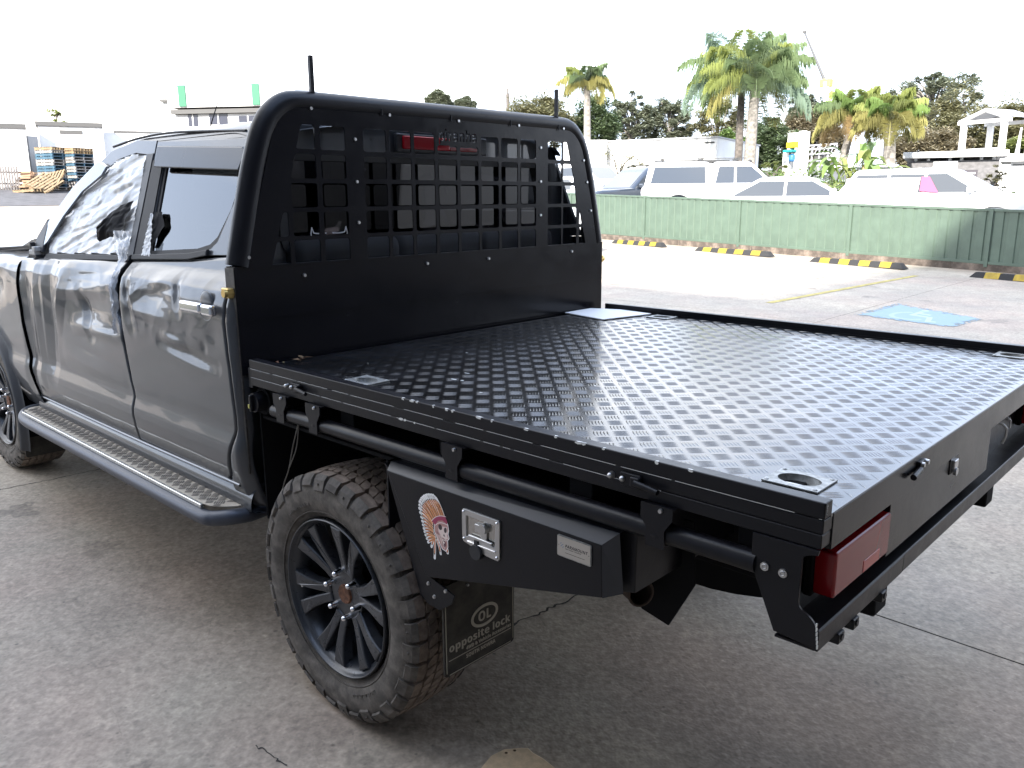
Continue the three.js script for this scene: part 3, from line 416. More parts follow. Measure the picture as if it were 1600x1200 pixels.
function makeTyre() { // axis z, outer side +z, centred on the tread
  const R = 0.386, prof = [[0.243, 0.098], [0.252, 0.112], [0.262, 0.118], [0.275, 0.127], [0.30, 0.134], [0.325, 0.1345], [0.345, 0.130], [0.358, 0.122], [0.3655, 0.107], [0.366, 0.06], [0.366, 0]];
  const full = [...prof, ...prof.slice(0, -1).reverse().map(([r, t]) => [r, -t])].map(([r, t]) => new THREE.Vector2(r, t));
  const carcass = new THREE.LatheGeometry(full, 96).rotateX(Math.PI / 2);
  const side = [], tread = [], dark = [], N = 36, pl = 2 * Math.PI * 0.385 / N, r = rngOf(3);
  for (let k = 0; k < N; k++) {
    const s0 = k * pl, g = 0.0042;
    for (const sgn of [1, -1]) {
      // shoulder lug: over the tread edge and down the sidewall, lengths alternate
      const long = (k + (sgn > 0 ? 0 : 1)) % 2, a0 = s0 + g, a1 = s0 + pl - g, d = 0.010 * sgn;
      tread.push(blockPrism([[a0, sgn * 0.083], [a0 + pl * 0.45, sgn * 0.079], [a1, sgn * 0.085], [a1 - 0.004, sgn * 0.112], [a0 + pl * 0.5, sgn * 0.1165], [a0 + 0.003, sgn * 0.112]].map(([s, t]) => [s + d * 0.2, t]), 0.357, R));
      const secs = [[0.3815, 0.1135], [0.368, 0.1285], [long ? 0.338 : 0.352, 0.1375], [long ? 0.332 : 0.346, 0.1325]], P = [], I = [];
      for (const [rr, t] of secs) for (const s of [a0 + 0.003, (a0 + a1) / 2, a1 - 0.004]) { const an = (s + d * 0.2) / 0.385; P.push(Math.sin(an) * rr, Math.cos(an) * rr, sgn * t); }
      for (const [rr, t] of secs) for (const s of [a0 + 0.003, (a0 + a1) / 2, a1 - 0.004]) { const an = (s + d * 0.2) / 0.385; P.push(Math.sin(an) * (rr - 0.012), Math.cos(an) * (rr - 0.012), sgn * (t - 0.012)); }
      for (let i = 0; i < 3; i++) { for (let j = 0; j < 2; j++) { const a = i * 3 + j; I.push(a, a + 1, a + 4, a, a + 4, a + 3); } for (const [p, q] of [[i * 3, i * 3 + 3], [i * 3 + 5, i * 3 + 2]]) I.push(p, q, q + 12, p, q + 12, p + 12); }
      const gg = new THREE.BufferGeometry(); gg.setAttribute('position', new THREE.Float32BufferAttribute(P, 3)); gg.setIndex(I); const q = gg.toNonIndexed(); q.computeVertexNormals(); side.push(q);
      if (r() < 0.5) { const an = (s0 + pl * 0.5) / 0.385; side.push(new THREE.SphereGeometry(0.004, 6, 5).translate(Math.sin(an) * 0.356, Math.cos(an) * 0.356, sgn * 0.1335)); }
      // zig-zag blocks either side of the centre line, each split by a sipe
      for (const [t0, t1, ph] of [[0.044, 0.075, 0.30], [0.004, 0.038, 0.72]]) {
        const o = s0 + pl * (sgn > 0 ? ph : 1 - ph), h = pl * 0.5 - g, sk = 0.013 * sgn, tm = (t0 + t1) / 2;
        const A = [[o - h, sgn * t0], [o - 0.002, sgn * t0], [o - 0.002 + sk * 0.5, sgn * tm], [o - 0.004 + sk, sgn * t1], [o - h + 0.006 + sk, sgn * t1], [o - h - 0.004 + sk * 0.4, sgn * tm]];
        const B = [[o + 0.002, sgn * t0], [o + h - 0.004, sgn * t0], [o + h + 0.003 + sk * 0.5, sgn * tm], [o + h - 0.004 + sk, sgn * t1], [o + 0.001 + sk, sgn * t1], [o + 0.002 + sk * 0.5, sgn * tm]];
        tread.push(blockPrism(A, 0.362, R), blockPrism(B, 0.362, R));
      }
    }
  }
  // moulded letters on the outer sidewall
  const word = (s, a0) => { const sz = 0.021; let adv = 0; for (const ch of s) { const t = new TextGeometry(ch, { font, size: sz, depth: 0.0022, curveSegments: 3, bevelEnabled: false }); t.computeBoundingBox(); const w = t.boundingBox.max.x || 0.008; const p = t.attributes.position; const an = a0 + (adv + w / 2) / 0.296; t.translate(-w / 2, 0.288, 0); t.rotateZ(-an); t.translate(0, 0, 0.1322); side.push(t); adv += w + 0.006; } };
  word('MAXXIS', -0.75); word('MAXXIS', -0.75 + Math.PI);
  side.push(new THREE.TorusGeometry(0.268, 0.0025, 6, 96).translate(0, 0, 0.1235));
  const K3 = [0.94, 0.94, 0.872]; return { carcass: carcass.scale(...K3), side: merge(side).scale(...K3), tread: merge(tread).scale(...K3) };
}
const tyreGeo = makeTyre();
function makeRimGeo() { // outer face +z, lip at z = 0.105
  const out = {};
  const lip = [[0.236, -0.10], [0.243, -0.104], [0.2445, -0.098], [0.226, -0.085], [0.218, -0.03], [0.221, 0.05], [0.2265, 0.078], [0.2385, 0.088], [0.2465, 0.093], [0.248, 0.104], [0.2455, 0.110], [0.242, 0.1085], [0.2385, 0.10], [0.2345, 0.094], [0.2215, 0.082], [0.214, 0.05], [0.211, -0.03], [0.219, -0.085]].map((p) => new THREE.Vector2(...p));
  out.barrel = new THREE.LatheGeometry(lip, 80).rotateX(Math.PI / 2);
  const bl = [];
  for (let k = 0; k < 6; k++) for (const s of [1, -1]) {
    const a0 = k * Math.PI / 3 + 0.26, st = [[0.074, 0.17, 0.016], [0.10, 0.165, 0.0155], [0.135, 0.17, 0.016], [0.17, 0.19, 0.0185], [0.20, 0.212, 0.022], [0.2275, 0.224, 0.026]];
    const L = [], Rr = []; for (const [r, a, w] of st) { const an = a0 + s * a, c = Math.cos(an), n = Math.sin(an); L.push([c * r - n * w, n * r + c * w]); Rr.push([c * r + n * w, n * r - c * w]); }
    const g = extrude(poly([...L, ...Rr.reverse()]), 0.036, 0.005); const p = g.attributes.position;
    for (let i = 0; i < p.count; i++) { const r = Math.hypot(p.getX(i), p.getY(i)); p.setZ(i, p.getZ(i) + 0.034 + 0.026 * smooth(0.05, 0.225, r)); } g.computeVertexNormals(); bl.push(g);
  }
  out.spokes = merge(bl);
  const hub = poly(Array.from({ length: 48 }, (_, i) => { const a = i / 48 * 6.2832, r = 0.088 + 0.006 * Math.cos(6 * (a - 0.26)); return [Math.cos(a) * r, Math.sin(a) * r]; })); const c = new THREE.Path(); c.absarc(0, 0, 0.0505, 0, 6.2832, false); hub.holes.push(c);
  out.hub = extrude(hub, 0.03, 0.003, 24).translate(0, 0, 0.036);
  return out;
}
const rimGeo = makeRimGeo(); for (const k of ['barrel', 'spokes', 'hub']) rimGeo[k].scale(0.93, 0.93, 1);
function addWheel(x, y, z, side, ground) {
  const w = part('wheel', truck, [x, y, z]), rot = side < 0 ? [0, Math.PI, 0] : [0, 0, 0];
  const flat = (g) => { g = g.clone(); if (side < 0) g.rotateY(Math.PI); const p = g.attributes.position; for (let i = 0; i < p.count; i++) if (p.getY(i) < ground - y) p.setY(i, ground - y + 0.0005); return g; };
  const t = mesh('tyre', flat(tyreGeo.carcass), rubberDusty, w);
  mesh('tread_blocks', flat(tyreGeo.tread), rubberTread, t, { label: 'dusty brown tread blocks' });
  mesh('shoulder_lugs', flat(tyreGeo.side), rubberDusty, t);
  const r = mesh('rim', rimGeo.barrel.clone(), rimMat, w, { rot });
  mesh('spokes', rimGeo.spokes.clone(), rimMat, r); mesh('hub_plate', rimGeo.hub.clone(), rimMat, r);
  mesh('hub_bore', [rod([0, 0, 0.0], [0, 0, 0.062], 0.0468, 0.0455, 28), rod([0, 0, 0.062], [0, 0, 0.072], 0.031, 0.027, 20)], rust, r);
  mesh('brake_drum', [rod([0, 0, -0.05], [0, 0, 0.012], 0.165, 0.165, 40)], blackDull, r);
  mesh('brake_caliper', box(0.10, 0.055, 0.05, 0.07, 0.145, 0.0, 0.01).rotateZ(0.3), rust, r);
  for (let k = 0; k < 6; k++) { const a = k * Math.PI / 3 + 0.79; mesh('lug_nut', [rod([Math.cos(a) * 0.0645, Math.sin(a) * 0.0645, 0.062], [Math.cos(a) * 0.0645, Math.sin(a) * 0.0645, 0.088], 0.0105, 0.0085, 6), new THREE.SphereGeometry(0.0088, 10, 6).translate(Math.cos(a) * 0.0645, Math.sin(a) * 0.0645, 0.087)], chrome, r); }
  mesh('valve', rod([-0.19, -0.03, 0.07], [-0.182, -0.028, 0.094], 0.004, 0.0035, 8), steel, r);
  return w;
}
addWheel(-0.006, 0.367, 0.811, 1, yardY(0, 0.9)); addWheel(-0.006, 0.367, -0.811, -1, yardY(0, -0.9));
addWheel(-3.096, 0.407, 0.78, 1, yardY(-3.1, 0.9)); addWheel(-3.096, 0.407, -0.78, -1, yardY(-3.1, -0.9));

// ---- cab
const bodyZ = (y) => interp([[0.30, 0.80], [0.44, 0.852], [0.50, 0.874], [0.565, 0.899], [0.63, 0.9155], [0.675, 0.921], [0.70, 0.9205], [0.745, 0.909], [0.765, 0.9085], [0.80, 0.9110], [0.92, 0.9135], [1.02, 0.9150], [1.10, 0.9140], [1.15, 0.9075], [1.185, 0.895], [1.212, 0.873], [1.235, 0.850], [1.30, 0.82]], y);
const beltY = (x) => interp([[-2.6, 1.205], [-2.2, 1.222], [-1.3, 1.252], [-0.85, 1.275], [-0.55, 1.30]], x);
const glassZ = (y) => 0.838 - (y - 1.25) * 0.343;
const gapB = (y) => interp([[0.5, -1.283], [0.62, -1.258], [0.745, -1.250], [0.85, -1.268], [1.0, -1.290], [1.26, -1.30], [1.68, -1.335]], y);
const g2 = (x, y, cx, cy, sx, sy) => Math.exp(-(((x - cx) / sx) ** 2) - (((y - cy) / sy) ** 2));
function crease(x, y, x0, y0, x1, y1, w) { // sharp valley along a segment
  const dx = x1 - x0, dy = y1 - y0, t = clamp(((x - x0) * dx + (y - y0) * dy) / (dx * dx + dy * dy)), d = Math.hypot(x - x0 - t * dx, y - y0 - t * dy); return Math.max(0, 1 - d / w) * Math.sin(Math.PI * (0.12 + 0.76 * t));
}
function dent(x, y) {
  let d = 0; const up = smooth(0.93, 1.02, y) * (1 - smooth(1.20, 1.26, y));
  // front door and guard: pushed in, folded
  if (x < -1.2) {
    const f = smooth(-1.26, -1.34, x);
    d -= 0.020 * f * g2(x, y, -1.62, 1.03, 0.22, 0.10); d += 0.012 * f * g2(x, y, -1.50, 0.955, 0.20, 0.02);
    d += 0.010 * f * crease(x, y, -1.42, 0.99, -1.78, 0.965, 0.05); d -= 0.013 * f * crease(x, y, -1.62, 0.94, -1.70, 1.10, 0.045);
    d += 0.013 * crease(x, y, -1.86, 1.16, -1.97, 0.95, 0.06); d -= 0.016 * crease(x, y, -2.02, 1.18, -2.10, 0.72, 0.075); d += 0.010 * crease(x, y, -2.20, 1.18, -2.24, 0.66, 0.06); d -= 0.014 * crease(x, y, -2.34, 1.15, -2.38, 0.62, 0.07);
    d -= 0.010 * crease(x, y, -1.36, 1.20, -1.85, 1.15, 0.05); d += 0.007 * crease(x, y, -1.45, 1.12, -1.9, 1.09, 0.035);
    d += f * up * (0.004 * fbm(x * 5, y * 7, 2.1, 2) + 0.003 * (0.5 - Math.abs(fbm(x * 4.2, y * 5.5, 5.1, 2)) * 2)); d += 0.006 * crease(x, y, -1.9, 0.82, -1.35, 0.78, 0.06) * f; d += 0.0025 * fbm(x * 3.2, y * 2.4, 9.1, 2) * f;
    d -= 0.02 * g2(x, y, -2.75, 1.08, 0.10, 0.06) - 0.012 * crease(x, y, -2.62, 1.16, -2.9, 1.06, 0.05);
  }
  if (x > -1.34) {
    const f = smooth(-1.30, -1.24, x);
    d -= 0.011 * f * g2(x, y, -1.05, 1.14, 0.16, 0.05); d += 0.009 * crease(x, y, -1.24, 1.10, -1.10, 1.17, 0.035) * f; d += 0.008 * crease(x, y, -1.08, 1.175, -0.85, 1.205, 0.035); d -= 0.010 * crease(x, y, -0.86, 1.20, -0.82, 1.10, 0.03);
    d -= 0.012 * f * crease(x, y, -1.27, 1.19, -1.20, 1.02, 0.05); d += 0.006 * f * crease(x, y, -1.26, 1.08, -0.9, 1.065, 0.03);
    d += f * up * (0.002 * fbm(x * 9, y * 11, 4.4, 2) + 0.0025 * (0.5 - Math.abs(fbm(x * 5.5, y * 8, 8.1, 2)) * 2));
    d -= 0.012 * crease(x, y, -0.98, 0.985, -0.58, 0.945, 0.03); d += 0.008 * crease(x, y, -0.95, 1.005, -0.80, 0.985, 0.025); d -= 0.005 * g2(x, y, -0.66, 1.0, 0.02, 0.02);
    d += 0.0015 * f * fbm(x * 3, y * 2.5, 3.3, 2);
  }
  return d;
}
const cab = part('cab', truck);
function panelGeo(xl, xr, y0, y1, nu, nv, zf, s = 1, fl = 0.014) { // structured sheet with a folded edge all round
  return gridGeo(nu + 2, nv + 2, (u, v, i, j) => {
    const ui = clamp((i - 1) / nu), vi = clamp((j - 1) / nv), inn = i === 0 || i === nu + 2 || j === 0 || j === nv + 2;
    let y = lerp(y0(ui), y1(ui), vi), x = lerp(xl(y), xr(y), ui); y = lerp(y0((x + 3.2) / 3, x), y1((x + 3.2) / 3, x), vi); x = lerp(xl(y), xr(y), ui);
    const edge = Math.min(Math.min(ui, 1 - ui) * Math.abs(xr(y) - xl(y)), Math.min(vi, 1 - vi) * 0.7), rr = 0.006, ro = edge < rr ? (rr - Math.sqrt(Math.max(0, rr * rr - (rr - edge) ** 2))) * 0.8 : 0;
    return [x, y, s * (zf(x, y) - ro - (inn ? fl : 0))];
  });
}
const K = (v) => () => v;
for (const s of [1, -1]) {
  const dn = s > 0 ? dent : () => 0, zf = (x, y) => bodyZ(y) + dn(x, y);
  const tear = (y) => (s > 0 ? 0.050 * smooth(0.98, 1.06, y) * (1 - 0.6 * smooth(1.16, 1.23, y)) + 0.010 * smooth(0.72, 1.0, y) : 0);
  const rearEdge = (y) => interp([[0.55, -0.600], [0.585, -0.583], [0.60, -0.566], [0.66, -0.548], [0.70, -0.530], [0.76, -0.505], [0.80, -0.500], [1.0, -0.508], [1.3, -0.522]], y);
  const bt = (u, x) => beltY(x ?? -1) - 0.012;
  const rd = part('rear_door', cab);
  mesh('door_skin', panelGeo((y) => gapB(y) + 0.004, rearEdge, K(0.573), bt, 150, 130, zf, s), paint, rd, s > 0 ? { label: 'crumpled grey rear door skin' } : {});
  const fd = part('front_door', cab);
  mesh('door_skin', panelGeo((y) => interp([[0.55, -2.34], [0.70, -2.40], [0.9, -2.425], [1.25, -2.40]], y), (y) => gapB(y) - 0.004 - tear(y), K(0.570), bt, 190, 130, zf, s), paint, fd, s > 0 ? { label: 'crumpled grey front door skin' } : {});
  // rear quarter strip and sill
  mesh('quarter_panel', panelGeo((y) => rearEdge(y) + 0.007, K(-0.468), K(0.50), (u, x) => 1.33, 6, 60, (x, y) => zf(x, y) - 0.9 * smooth(-0.50, -0.462, x) ** 2 * 0.03, s), paint, cab);
  mesh('sill', gridGeo(60, 14, (u, v) => { const x = lerp(-2.42, -0.47, u), a = v * Math.PI * 0.62; return [x, 0.508 + 0.058 * Math.cos(a * 1.1), s * (0.845 + 0.052 * Math.sin(0.25 + a * 0.9) - (v > 0.9 ? 0.05 * (v - 0.9) * 10 : 0))]; }), paint, cab);
  mesh('sill_trim', tube([[-2.40, 0.561, s * 0.894], [-1.4, 0.566, s * 0.901], [-0.52, 0.572, s * 0.900]], 0.0065, 30, 6), std({ color: rgb(0.22, 0.23, 0.25), roughness: 0.3, metalness: 0.5 }), cab);
  mesh('sill_underside', box2(-2.45, -0.5, 0.455, 0.515, s > 0 ? 0.72 : -0.85, s > 0 ? 0.85 : -0.72, 0.01), dirt, cab);
  // front guard with its wheel opening
  const arch = (x) => { const q = 0.475 ** 2 - (x + 3.096) ** 2; return Math.max(x > -2.66 ? 0.50 : 0.46, q > 0 ? 0.40 + Math.sqrt(q) : 0); };
  const guardTop = (x) => interp([[-4.0, 1.05], [-3.5, 1.165], [-3.0, 1.205], [-2.40, 1.232]], x);
  const guardZ = (x, y) => bodyZ(y) + 0.008 - 0.10 * smooth(-3.3, -4.05, x) + dn(x, y);
  mesh('front_guard', gridGeo(110, 60, (u, v) => { let x = lerp(-4.0, -2.425, u), y = lerp(arch(x), guardTop(x), v); x = lerp(-4.0, interp([[0.55, -2.346], [0.70, -2.406], [0.9, -2.431], [1.25, -2.406]], y), u); y = lerp(arch(x), guardTop(x), v); return [x, y, s * (guardZ(x, y) - 0.05 * smooth(0.9, 1, v) ** 2)]; }), paint, cab, s > 0 ? { label: 'buckled grey front guard' } : {});
  mesh('wheel_flare', gridGeo(60, 8, (u, v) => { const a = lerp(-0.30, Math.PI + 0.15, u), b = v * Math.PI, r = 0.472 + 0.042 * (1 - Math.cos(b)) / 2 * 1.4, yy = 0.40 + Math.sin(a) * r; return [-3.096 + Math.cos(a) * r, yy, s * (0.86 + 0.07 * Math.sin(Math.min(b + 0.5, 2.6)) + 0.02)]; }), trimGrey, cab);
  mesh('wheel_liner', gridGeo(40, 4, (u, v) => { const a = lerp(-0.2, Math.PI + 0.1, u); return [-3.096 + Math.cos(a) * 0.47, 0.40 + Math.sin(a) * 0.47, s * lerp(0.48, 0.905, v)]; }), blackDull, cab);
  // glasshouse side
  const gz = (g, out) => { const p = g.attributes.position; for (let i = 0; i < p.count; i++) { const y = p.getY(i), d = p.getZ(i); p.setZ(i, s * (glassZ(y) + d + out)); } g.computeVertexNormals(); return g; };
  const rg = [[-1.195, 1.264], [-0.86, 1.284], [-0.745, 1.300], [-0.708, 1.325], [-0.662, 1.44], [-0.640, 1.545], [-0.652, 1.562], [-1.236, 1.592]];
  const fg = [[-2.165, 1.228], [-1.352, 1.257], [-1.392, 1.622], [-1.50, 1.632], [-1.66, 1.613], [-1.88, 1.525], [-2.06, 1.40], [-2.19, 1.272]];
  mesh('door_frame', gz(extrude(poly([[gapB(1.262) + 0.004, 1.258], [-0.52, 1.290], [-0.555, 1.45], [-0.585, 1.645], [gapB(1.66) + 0.004, 1.668]], [rg]), 0.018, 0.002).translate(0, 0, -0.018), 0.0), paint, rd);
  mesh('door_frame', gz(extrude(poly([[-2.415, 1.212], [gapB(1.25) - 0.006, 1.252], [gapB(1.67) - 0.004, 1.672], [-1.52, 1.682], [-1.74, 1.652], [-1.96, 1.562], [-2.17, 1.415], [-2.33, 1.285]], [fg]), 0.018, 0.002).translate(0, 0, -0.018), 0.0), paint, fd);
  // black pillar covers
  mesh('pillar_cover', gz(extrude(poly([[gapB(1.264) + 0.006, 1.262], [-1.20, 1.264], [-1.240, 1.597], [gapB(1.6) + 0.006, 1.60]]), 0.004).translate(0, 0, 0), 0.0005), rubberTrim, rd);
  mesh('pillar_cover', gz(extrude(poly([[-1.352, 1.258], [gapB(1.26) - 0.007, 1.26], [gapB(1.62) - 0.005, 1.625], [-1.392, 1.624]]), 0.004), 0.0005), trimGrey, fd);
  mesh('belt_seal', gz(extrude(poly([[gapB(1.25) + 0.004, 1.244], [-0.86, 1.263], [-0.74, 1.281], [-0.742, 1.300], [-0.86, 1.285], [-1.195, 1.266], [gapB(1.25) + 0.004, 1.262]]), 0.012, 0.003), 0.002), rubberTrim, rd);
  mesh('belt_seal', gz(extrude(poly([[-2.20, 1.206], [gapB(1.24) - 0.012, 1.239], [gapB(1.24) - 0.012, 1.258], [-2.17, 1.229]]), 0.012, 0.003), 0.002), rubberTrim, fd);
  const ring = (pts, w) => { const cx = pts.reduce((a, p) => a + p[0], 0) / pts.length, cy = pts.reduce((a, p) => a + p[1], 0) / pts.length; return poly(pts, [pts.map(([x, y]) => [x + Math.sign(cx - x) * Math.min(w, Math.abs(cx - x)), y + Math.sign(cy - y) * w * 0.8])]); };
  mesh('window_seal', gz(extrude(ring(rg, 0.018), 0.006).translate(0, 0, -0.012), 0), rubberTrim, rd);
  mesh('window_seal', gz(extrude(ring(fg, 0.018), 0.006).translate(0, 0, -0.012), 0), rubberTrim, fd);
  mesh('window', gz(new THREE.ShapeGeometry(poly(rg)).translate(0, 0, -0.010), 0), tint, rd, { label: 'tinted rear door glass' });
  if (s < 0) mesh('window', gz(new THREE.ShapeGeometry(poly(fg)).translate(0, 0, -0.010), 0), tint, fd);
  mesh('weather_shield', gz(extrude(poly([[-1.252, 1.572], [-0.632, 1.545], [-0.612, 1.60], [-0.640, 1.618], [-1.262, 1.648]]), 0.014, 0.004), 0.014), smoke, rd, { label: 'smoked weather shield' });
  mesh('weather_shield', gz(extrude(poly(s > 0 ? [[-2.215, 1.365], [-2.02, 1.508], [-1.80, 1.612], [-1.70, 1.588], [-1.735, 1.552], [-1.90, 1.490], [-2.05, 1.385], [-2.165, 1.278], [-2.215, 1.255]] : [[-2.215, 1.365], [-2.02, 1.508], [-1.80, 1.612], [-1.40, 1.645], [-1.39, 1.59], [-1.70, 1.580], [-1.90, 1.490], [-2.05, 1.385], [-2.165, 1.278]]), 0.012, 0.003), 0.012), s > 0 ? phys({ color: rgb(0.13, 0.15, 0.175), roughness: 0.2, clearcoat: 1 }) : smoke, fd, s > 0 ? { label: 'snapped-off front weather shield' } : {});
  // mirror: near side torn off
  if (s > 0) {
    const mb = part('mirror_base', fd);
    mesh('sail_trim', gz(extrude(poly([[-2.325, 1.222], [-2.20, 1.235], [-2.205, 1.345], [-2.225, 1.375], [-2.30, 1.30]]), 0.018, 0.004), 0.008), trimGrey, mb);
    mesh('broken_stub', [box(0.075, 0.022, 0.03, -2.262, 1.232, 0.875, 0.005).rotateZ(0), box(0.035, 0.02, 0.026, -2.235, 1.248, 0.878, 0.003)], std({ color: rgb(0.45, 0.44, 0.42), roughness: 0.8 }), mb);
    mesh('broken_edge', [box(0.10, 0.012, 0.03, -2.27, 1.217, 0.872, 0.003), box(0.014, 0.06, 0.02, -2.31, 1.245, 0.868, 0.004)], rubberTrim, mb);
  } else mesh('mirror', new THREE.SphereGeometry(0.11, 20, 14).scale(0.6, 0.75, 1).translate(-2.24, 1.30, -0.99), paint, fd);
  // handle
  const h = part('door_handle', rd);
  mesh('grip', [box(0.135, 0.034, 0.022, -0.662, 1.133, s * 0.940, 0.010), box(0.066, 0.035, 0.024, -0.560, 1.130, s * 0.936, 0.009)], chrome, h);
  mesh('cup', new THREE.SphereGeometry(0.045, 20, 14).scale(1, 1, 0.18).translate(-0.622, 1.137, s * 0.9075), std({ color: rgb(0.05, 0.054, 0.06), roughness: 0.3 }), h);
  mesh('cup_rim', new THREE.TorusGeometry(0.046, 0.003, 6, 30, Math.PI * 1.0).rotateZ(Math.PI).translate(-0.622, 1.136, s * 0.912), paint, h);
}
// B-pillar behind the torn seam, floor and firewall so that no light leaks through
mesh('inner_shell', [box2(-1.42, -1.20, 0.50, 1.19, 0.80, 0.86), box2(-1.42, -1.20, 0.50, 1.19, -0.86, -0.80), box2(-1.35, -1.27, 1.24, 1.66, 0.60, 0.66), box2(-2.75, -0.55, 0.50, 0.54, -0.84, 0.84), box2(-2.75, -2.70, 0.50, 1.20, -0.84, 0.84), box2(-2.7, -0.6, 0.54, 1.2, 0.70, 0.72), box2(-2.7, -0.6, 0.54, 1.2, -0.72, -0.70), box2(-4.0, -2.7, 0.6, 1.02, -0.55, 0.55)], interior, cab);
// roof
mesh('roof', gridGeo(50, 40, (u, v) => { const x = lerp(-1.86, -0.565, u), q = lerp(-1, 1, v), a = Math.abs(q), z = Math.sign(q) * 0.695 * (a < 0.9 ? a / 0.9 * 0.93 : 0.93 + 0.07 * Math.sin((a - 0.9) / 0.1 * 1.57)); const crown = 0.075 * (1 - (a / 0.92) ** 2.4 * (a < 0.92 ? 1 : 1)), edge = a > 0.9 ? 0.045 * (1 - Math.cos((a - 0.9) / 0.1 * 1.57)) : 0; const along = -0.09 * smooth(-1.45, -1.95, x) - 0.05 * smooth(-0.72, -0.50, x); return [x, 1.700 + Math.max(-0.0, crown) * 0.8 - edge + along - 0.012 * ((x + 1.2) / 0.6) ** 2 * 0.5, z]; }), paint, cab);
for (const s of [1, -1]) mesh('roof_side', gridGeo(60, 6, (u, v) => { const x = lerp(-2.35, -0.55, u), yt = x < -1.5 ? interp([[-2.35, 1.255], [-2.17, 1.425], [-1.96, 1.575], [-1.74, 1.665], [-1.5, 1.70]], x) : 1.70 - 0.045 * smooth(-0.8, -0.5, x); const yy = lerp(yt - 0.03, yt + 0.006, v); return [x, yy, s * (glassZ(yy) - 0.004 - 0.03 * v * v)]; }), paint, cab);
for (const s of [1, -1]) mesh('roof_gutter', tube([[-1.75, 1.667, s * 0.690], [-1.5, 1.690, s * 0.683], [-1.2, 1.694, s * 0.682], [-0.7, 1.672, s * 0.687]], 0.0045, 30, 6), rubberTrim, cab);
mesh('roof_aerial', rod([-1.6, 1.74, 0.35], [-1.45, 1.86, 0.37], 0.003, 0.002, 6), rubberTrim, cab);
mesh('windscreen', gridGeo(20, 10, (u, v) => { const q = lerp(-1, 1, u), y = lerp(1.215, 1.655, v), x = lerp(-2.62, -1.86, v) - 0.12 * (1 - q * q) + 0.02; return [x, y, q * lerp(0.76, 0.66, v)]; }), tint, cab);
mesh('bonnet', gridGeo(40, 40, (u, v) => { const q = lerp(-1, 1, u), x = lerp(-4.05, -2.55, v); return [x, interp([[-4.05, 1.05], [-3.8, 1.15], [-3.3, 1.238], [-2.55, 1.278]], x) + 0.03 * (1 - q * q) - 0.03 * smooth(0.93, 1, Math.abs(q)), q * (0.838 - 0.10 * smooth(-3.3, -4.05, x))]; }), paint, cab);
mesh('wiper_cowl', box2(-2.66, -2.50, 1.19, 1.235, -0.78, 0.78, 0.01), rubberTrim, cab);
mesh('front_bumper', [box2(-4.25, -3.95, 0.45, 0.95, -0.80, 0.80, 0.06), box2(-4.12, -3.95, 0.9, 1.04, -0.74, 0.74, 0.03)], blackSatin, cab);
// back wall with window
{
  const bw = part('back_wall', cab), X = -0.575;
  const o = new THREE.Shape(); o.moveTo(-0.88, 0.52); o.lineTo(0.88, 0.52); o.lineTo(0.90, 1.10); o.lineTo(0.845, 1.24); o.lineTo(0.705, 1.62); o.quadraticCurveTo(0.675, 1.695, 0.58, 1.705); o.lineTo(-0.58, 1.705); o.quadraticCurveTo(-0.675, 1.695, -0.705, 1.62); o.lineTo(-0.845, 1.24); o.lineTo(-0.90, 1.10); o.closePath();
  o.holes.push(roundRect(-0.655, 0.655, 1.285, 1.595, 0.06, THREE.Path));
  mesh('wall_panel', extrude(o, 0.05, 0.016).rotateY(Math.PI / 2).translate(X - 0.05, 0, 0), paint, bw);
  mesh('window_seal', extrude((() => { const q = roundRect(-0.668, 0.668, 1.272, 1.608, 0.07); q.holes.push(roundRect(-0.635, 0.635, 1.302, 1.578, 0.05, THREE.Path)); return q; })(), 0.008, 0.002).rotateY(Math.PI / 2).translate(X - 0.002, 0, 0), rubberTrim, bw);
  mesh('window', new THREE.ShapeGeometry(roundRect(-0.655, 0.655, 1.285, 1.595, 0.06)).rotateY(Math.PI / 2).translate(X - 0.006, 0, 0), phys({ color: rgb(0.022, 0.022, 0.028), transmission: 1, thickness: 0, roughness: 0.01, ior: 1.5 }), bw);
  const l = part('brake_lamp', bw), lampRed = phys({ color: rgb(0.55, 0.012, 0.025), roughness: 0.2 });
  mesh('lamp_housing', box2(X, X + 0.02, 1.617, 1.682, -0.26, 0.19, 0.006), trimGrey, l); mesh('lens', [box2(X + 0.01, X + 0.032, 1.628, 1.674, -0.055, 0.165, 0.006)], lampRed, l); mesh('lens_strip', box2(X + 0.01, X + 0.027, 1.628, 1.642, -0.20, -0.057, 0.004), redLens, l);
  // winged sticker low on the glass
  const sm = printMat(512, 256, (g, w, h) => { g.clearRect(0, 0, w, h); g.strokeStyle = '#d8d8dc'; g.lineWidth = 13; g.lineJoin = 'round'; for (const s of [1, -1]) { g.save(); g.translate(256, 0); g.scale(s, 1); g.beginPath(); g.moveTo(40, 84); g.quadraticCurveTo(150, 96, 205, 78); g.lineTo(226, 20); g.lineTo(240, 84); g.lineTo(236, 128); g.quadraticCurveTo(180, 150, 150, 150); g.lineTo(140, 178); g.lineTo(96, 168); g.lineTo(90, 206); g.lineTo(60, 190); g.stroke(); g.restore(); } g.fillStyle = '#9b9ba2'; g.fillRect(188, 136, 136, 66); g.fillStyle = '#22222a'; for (let k = 0; k < 5; k++) { g.fillRect(198 + k * 25, 146, 15, 16); g.fillRect(204 + k * 23, 174, 12, 16); } }, { alphaTest: 0.5, roughness: 0.6 });
  mesh('sticker', new THREE.PlaneGeometry(0.155, 0.075).rotateY(Math.PI / 2).translate(X - 0.0035, 1.332, 0.475), sm, bw, { keepUV: true, label: 'winged white sticker' });
}
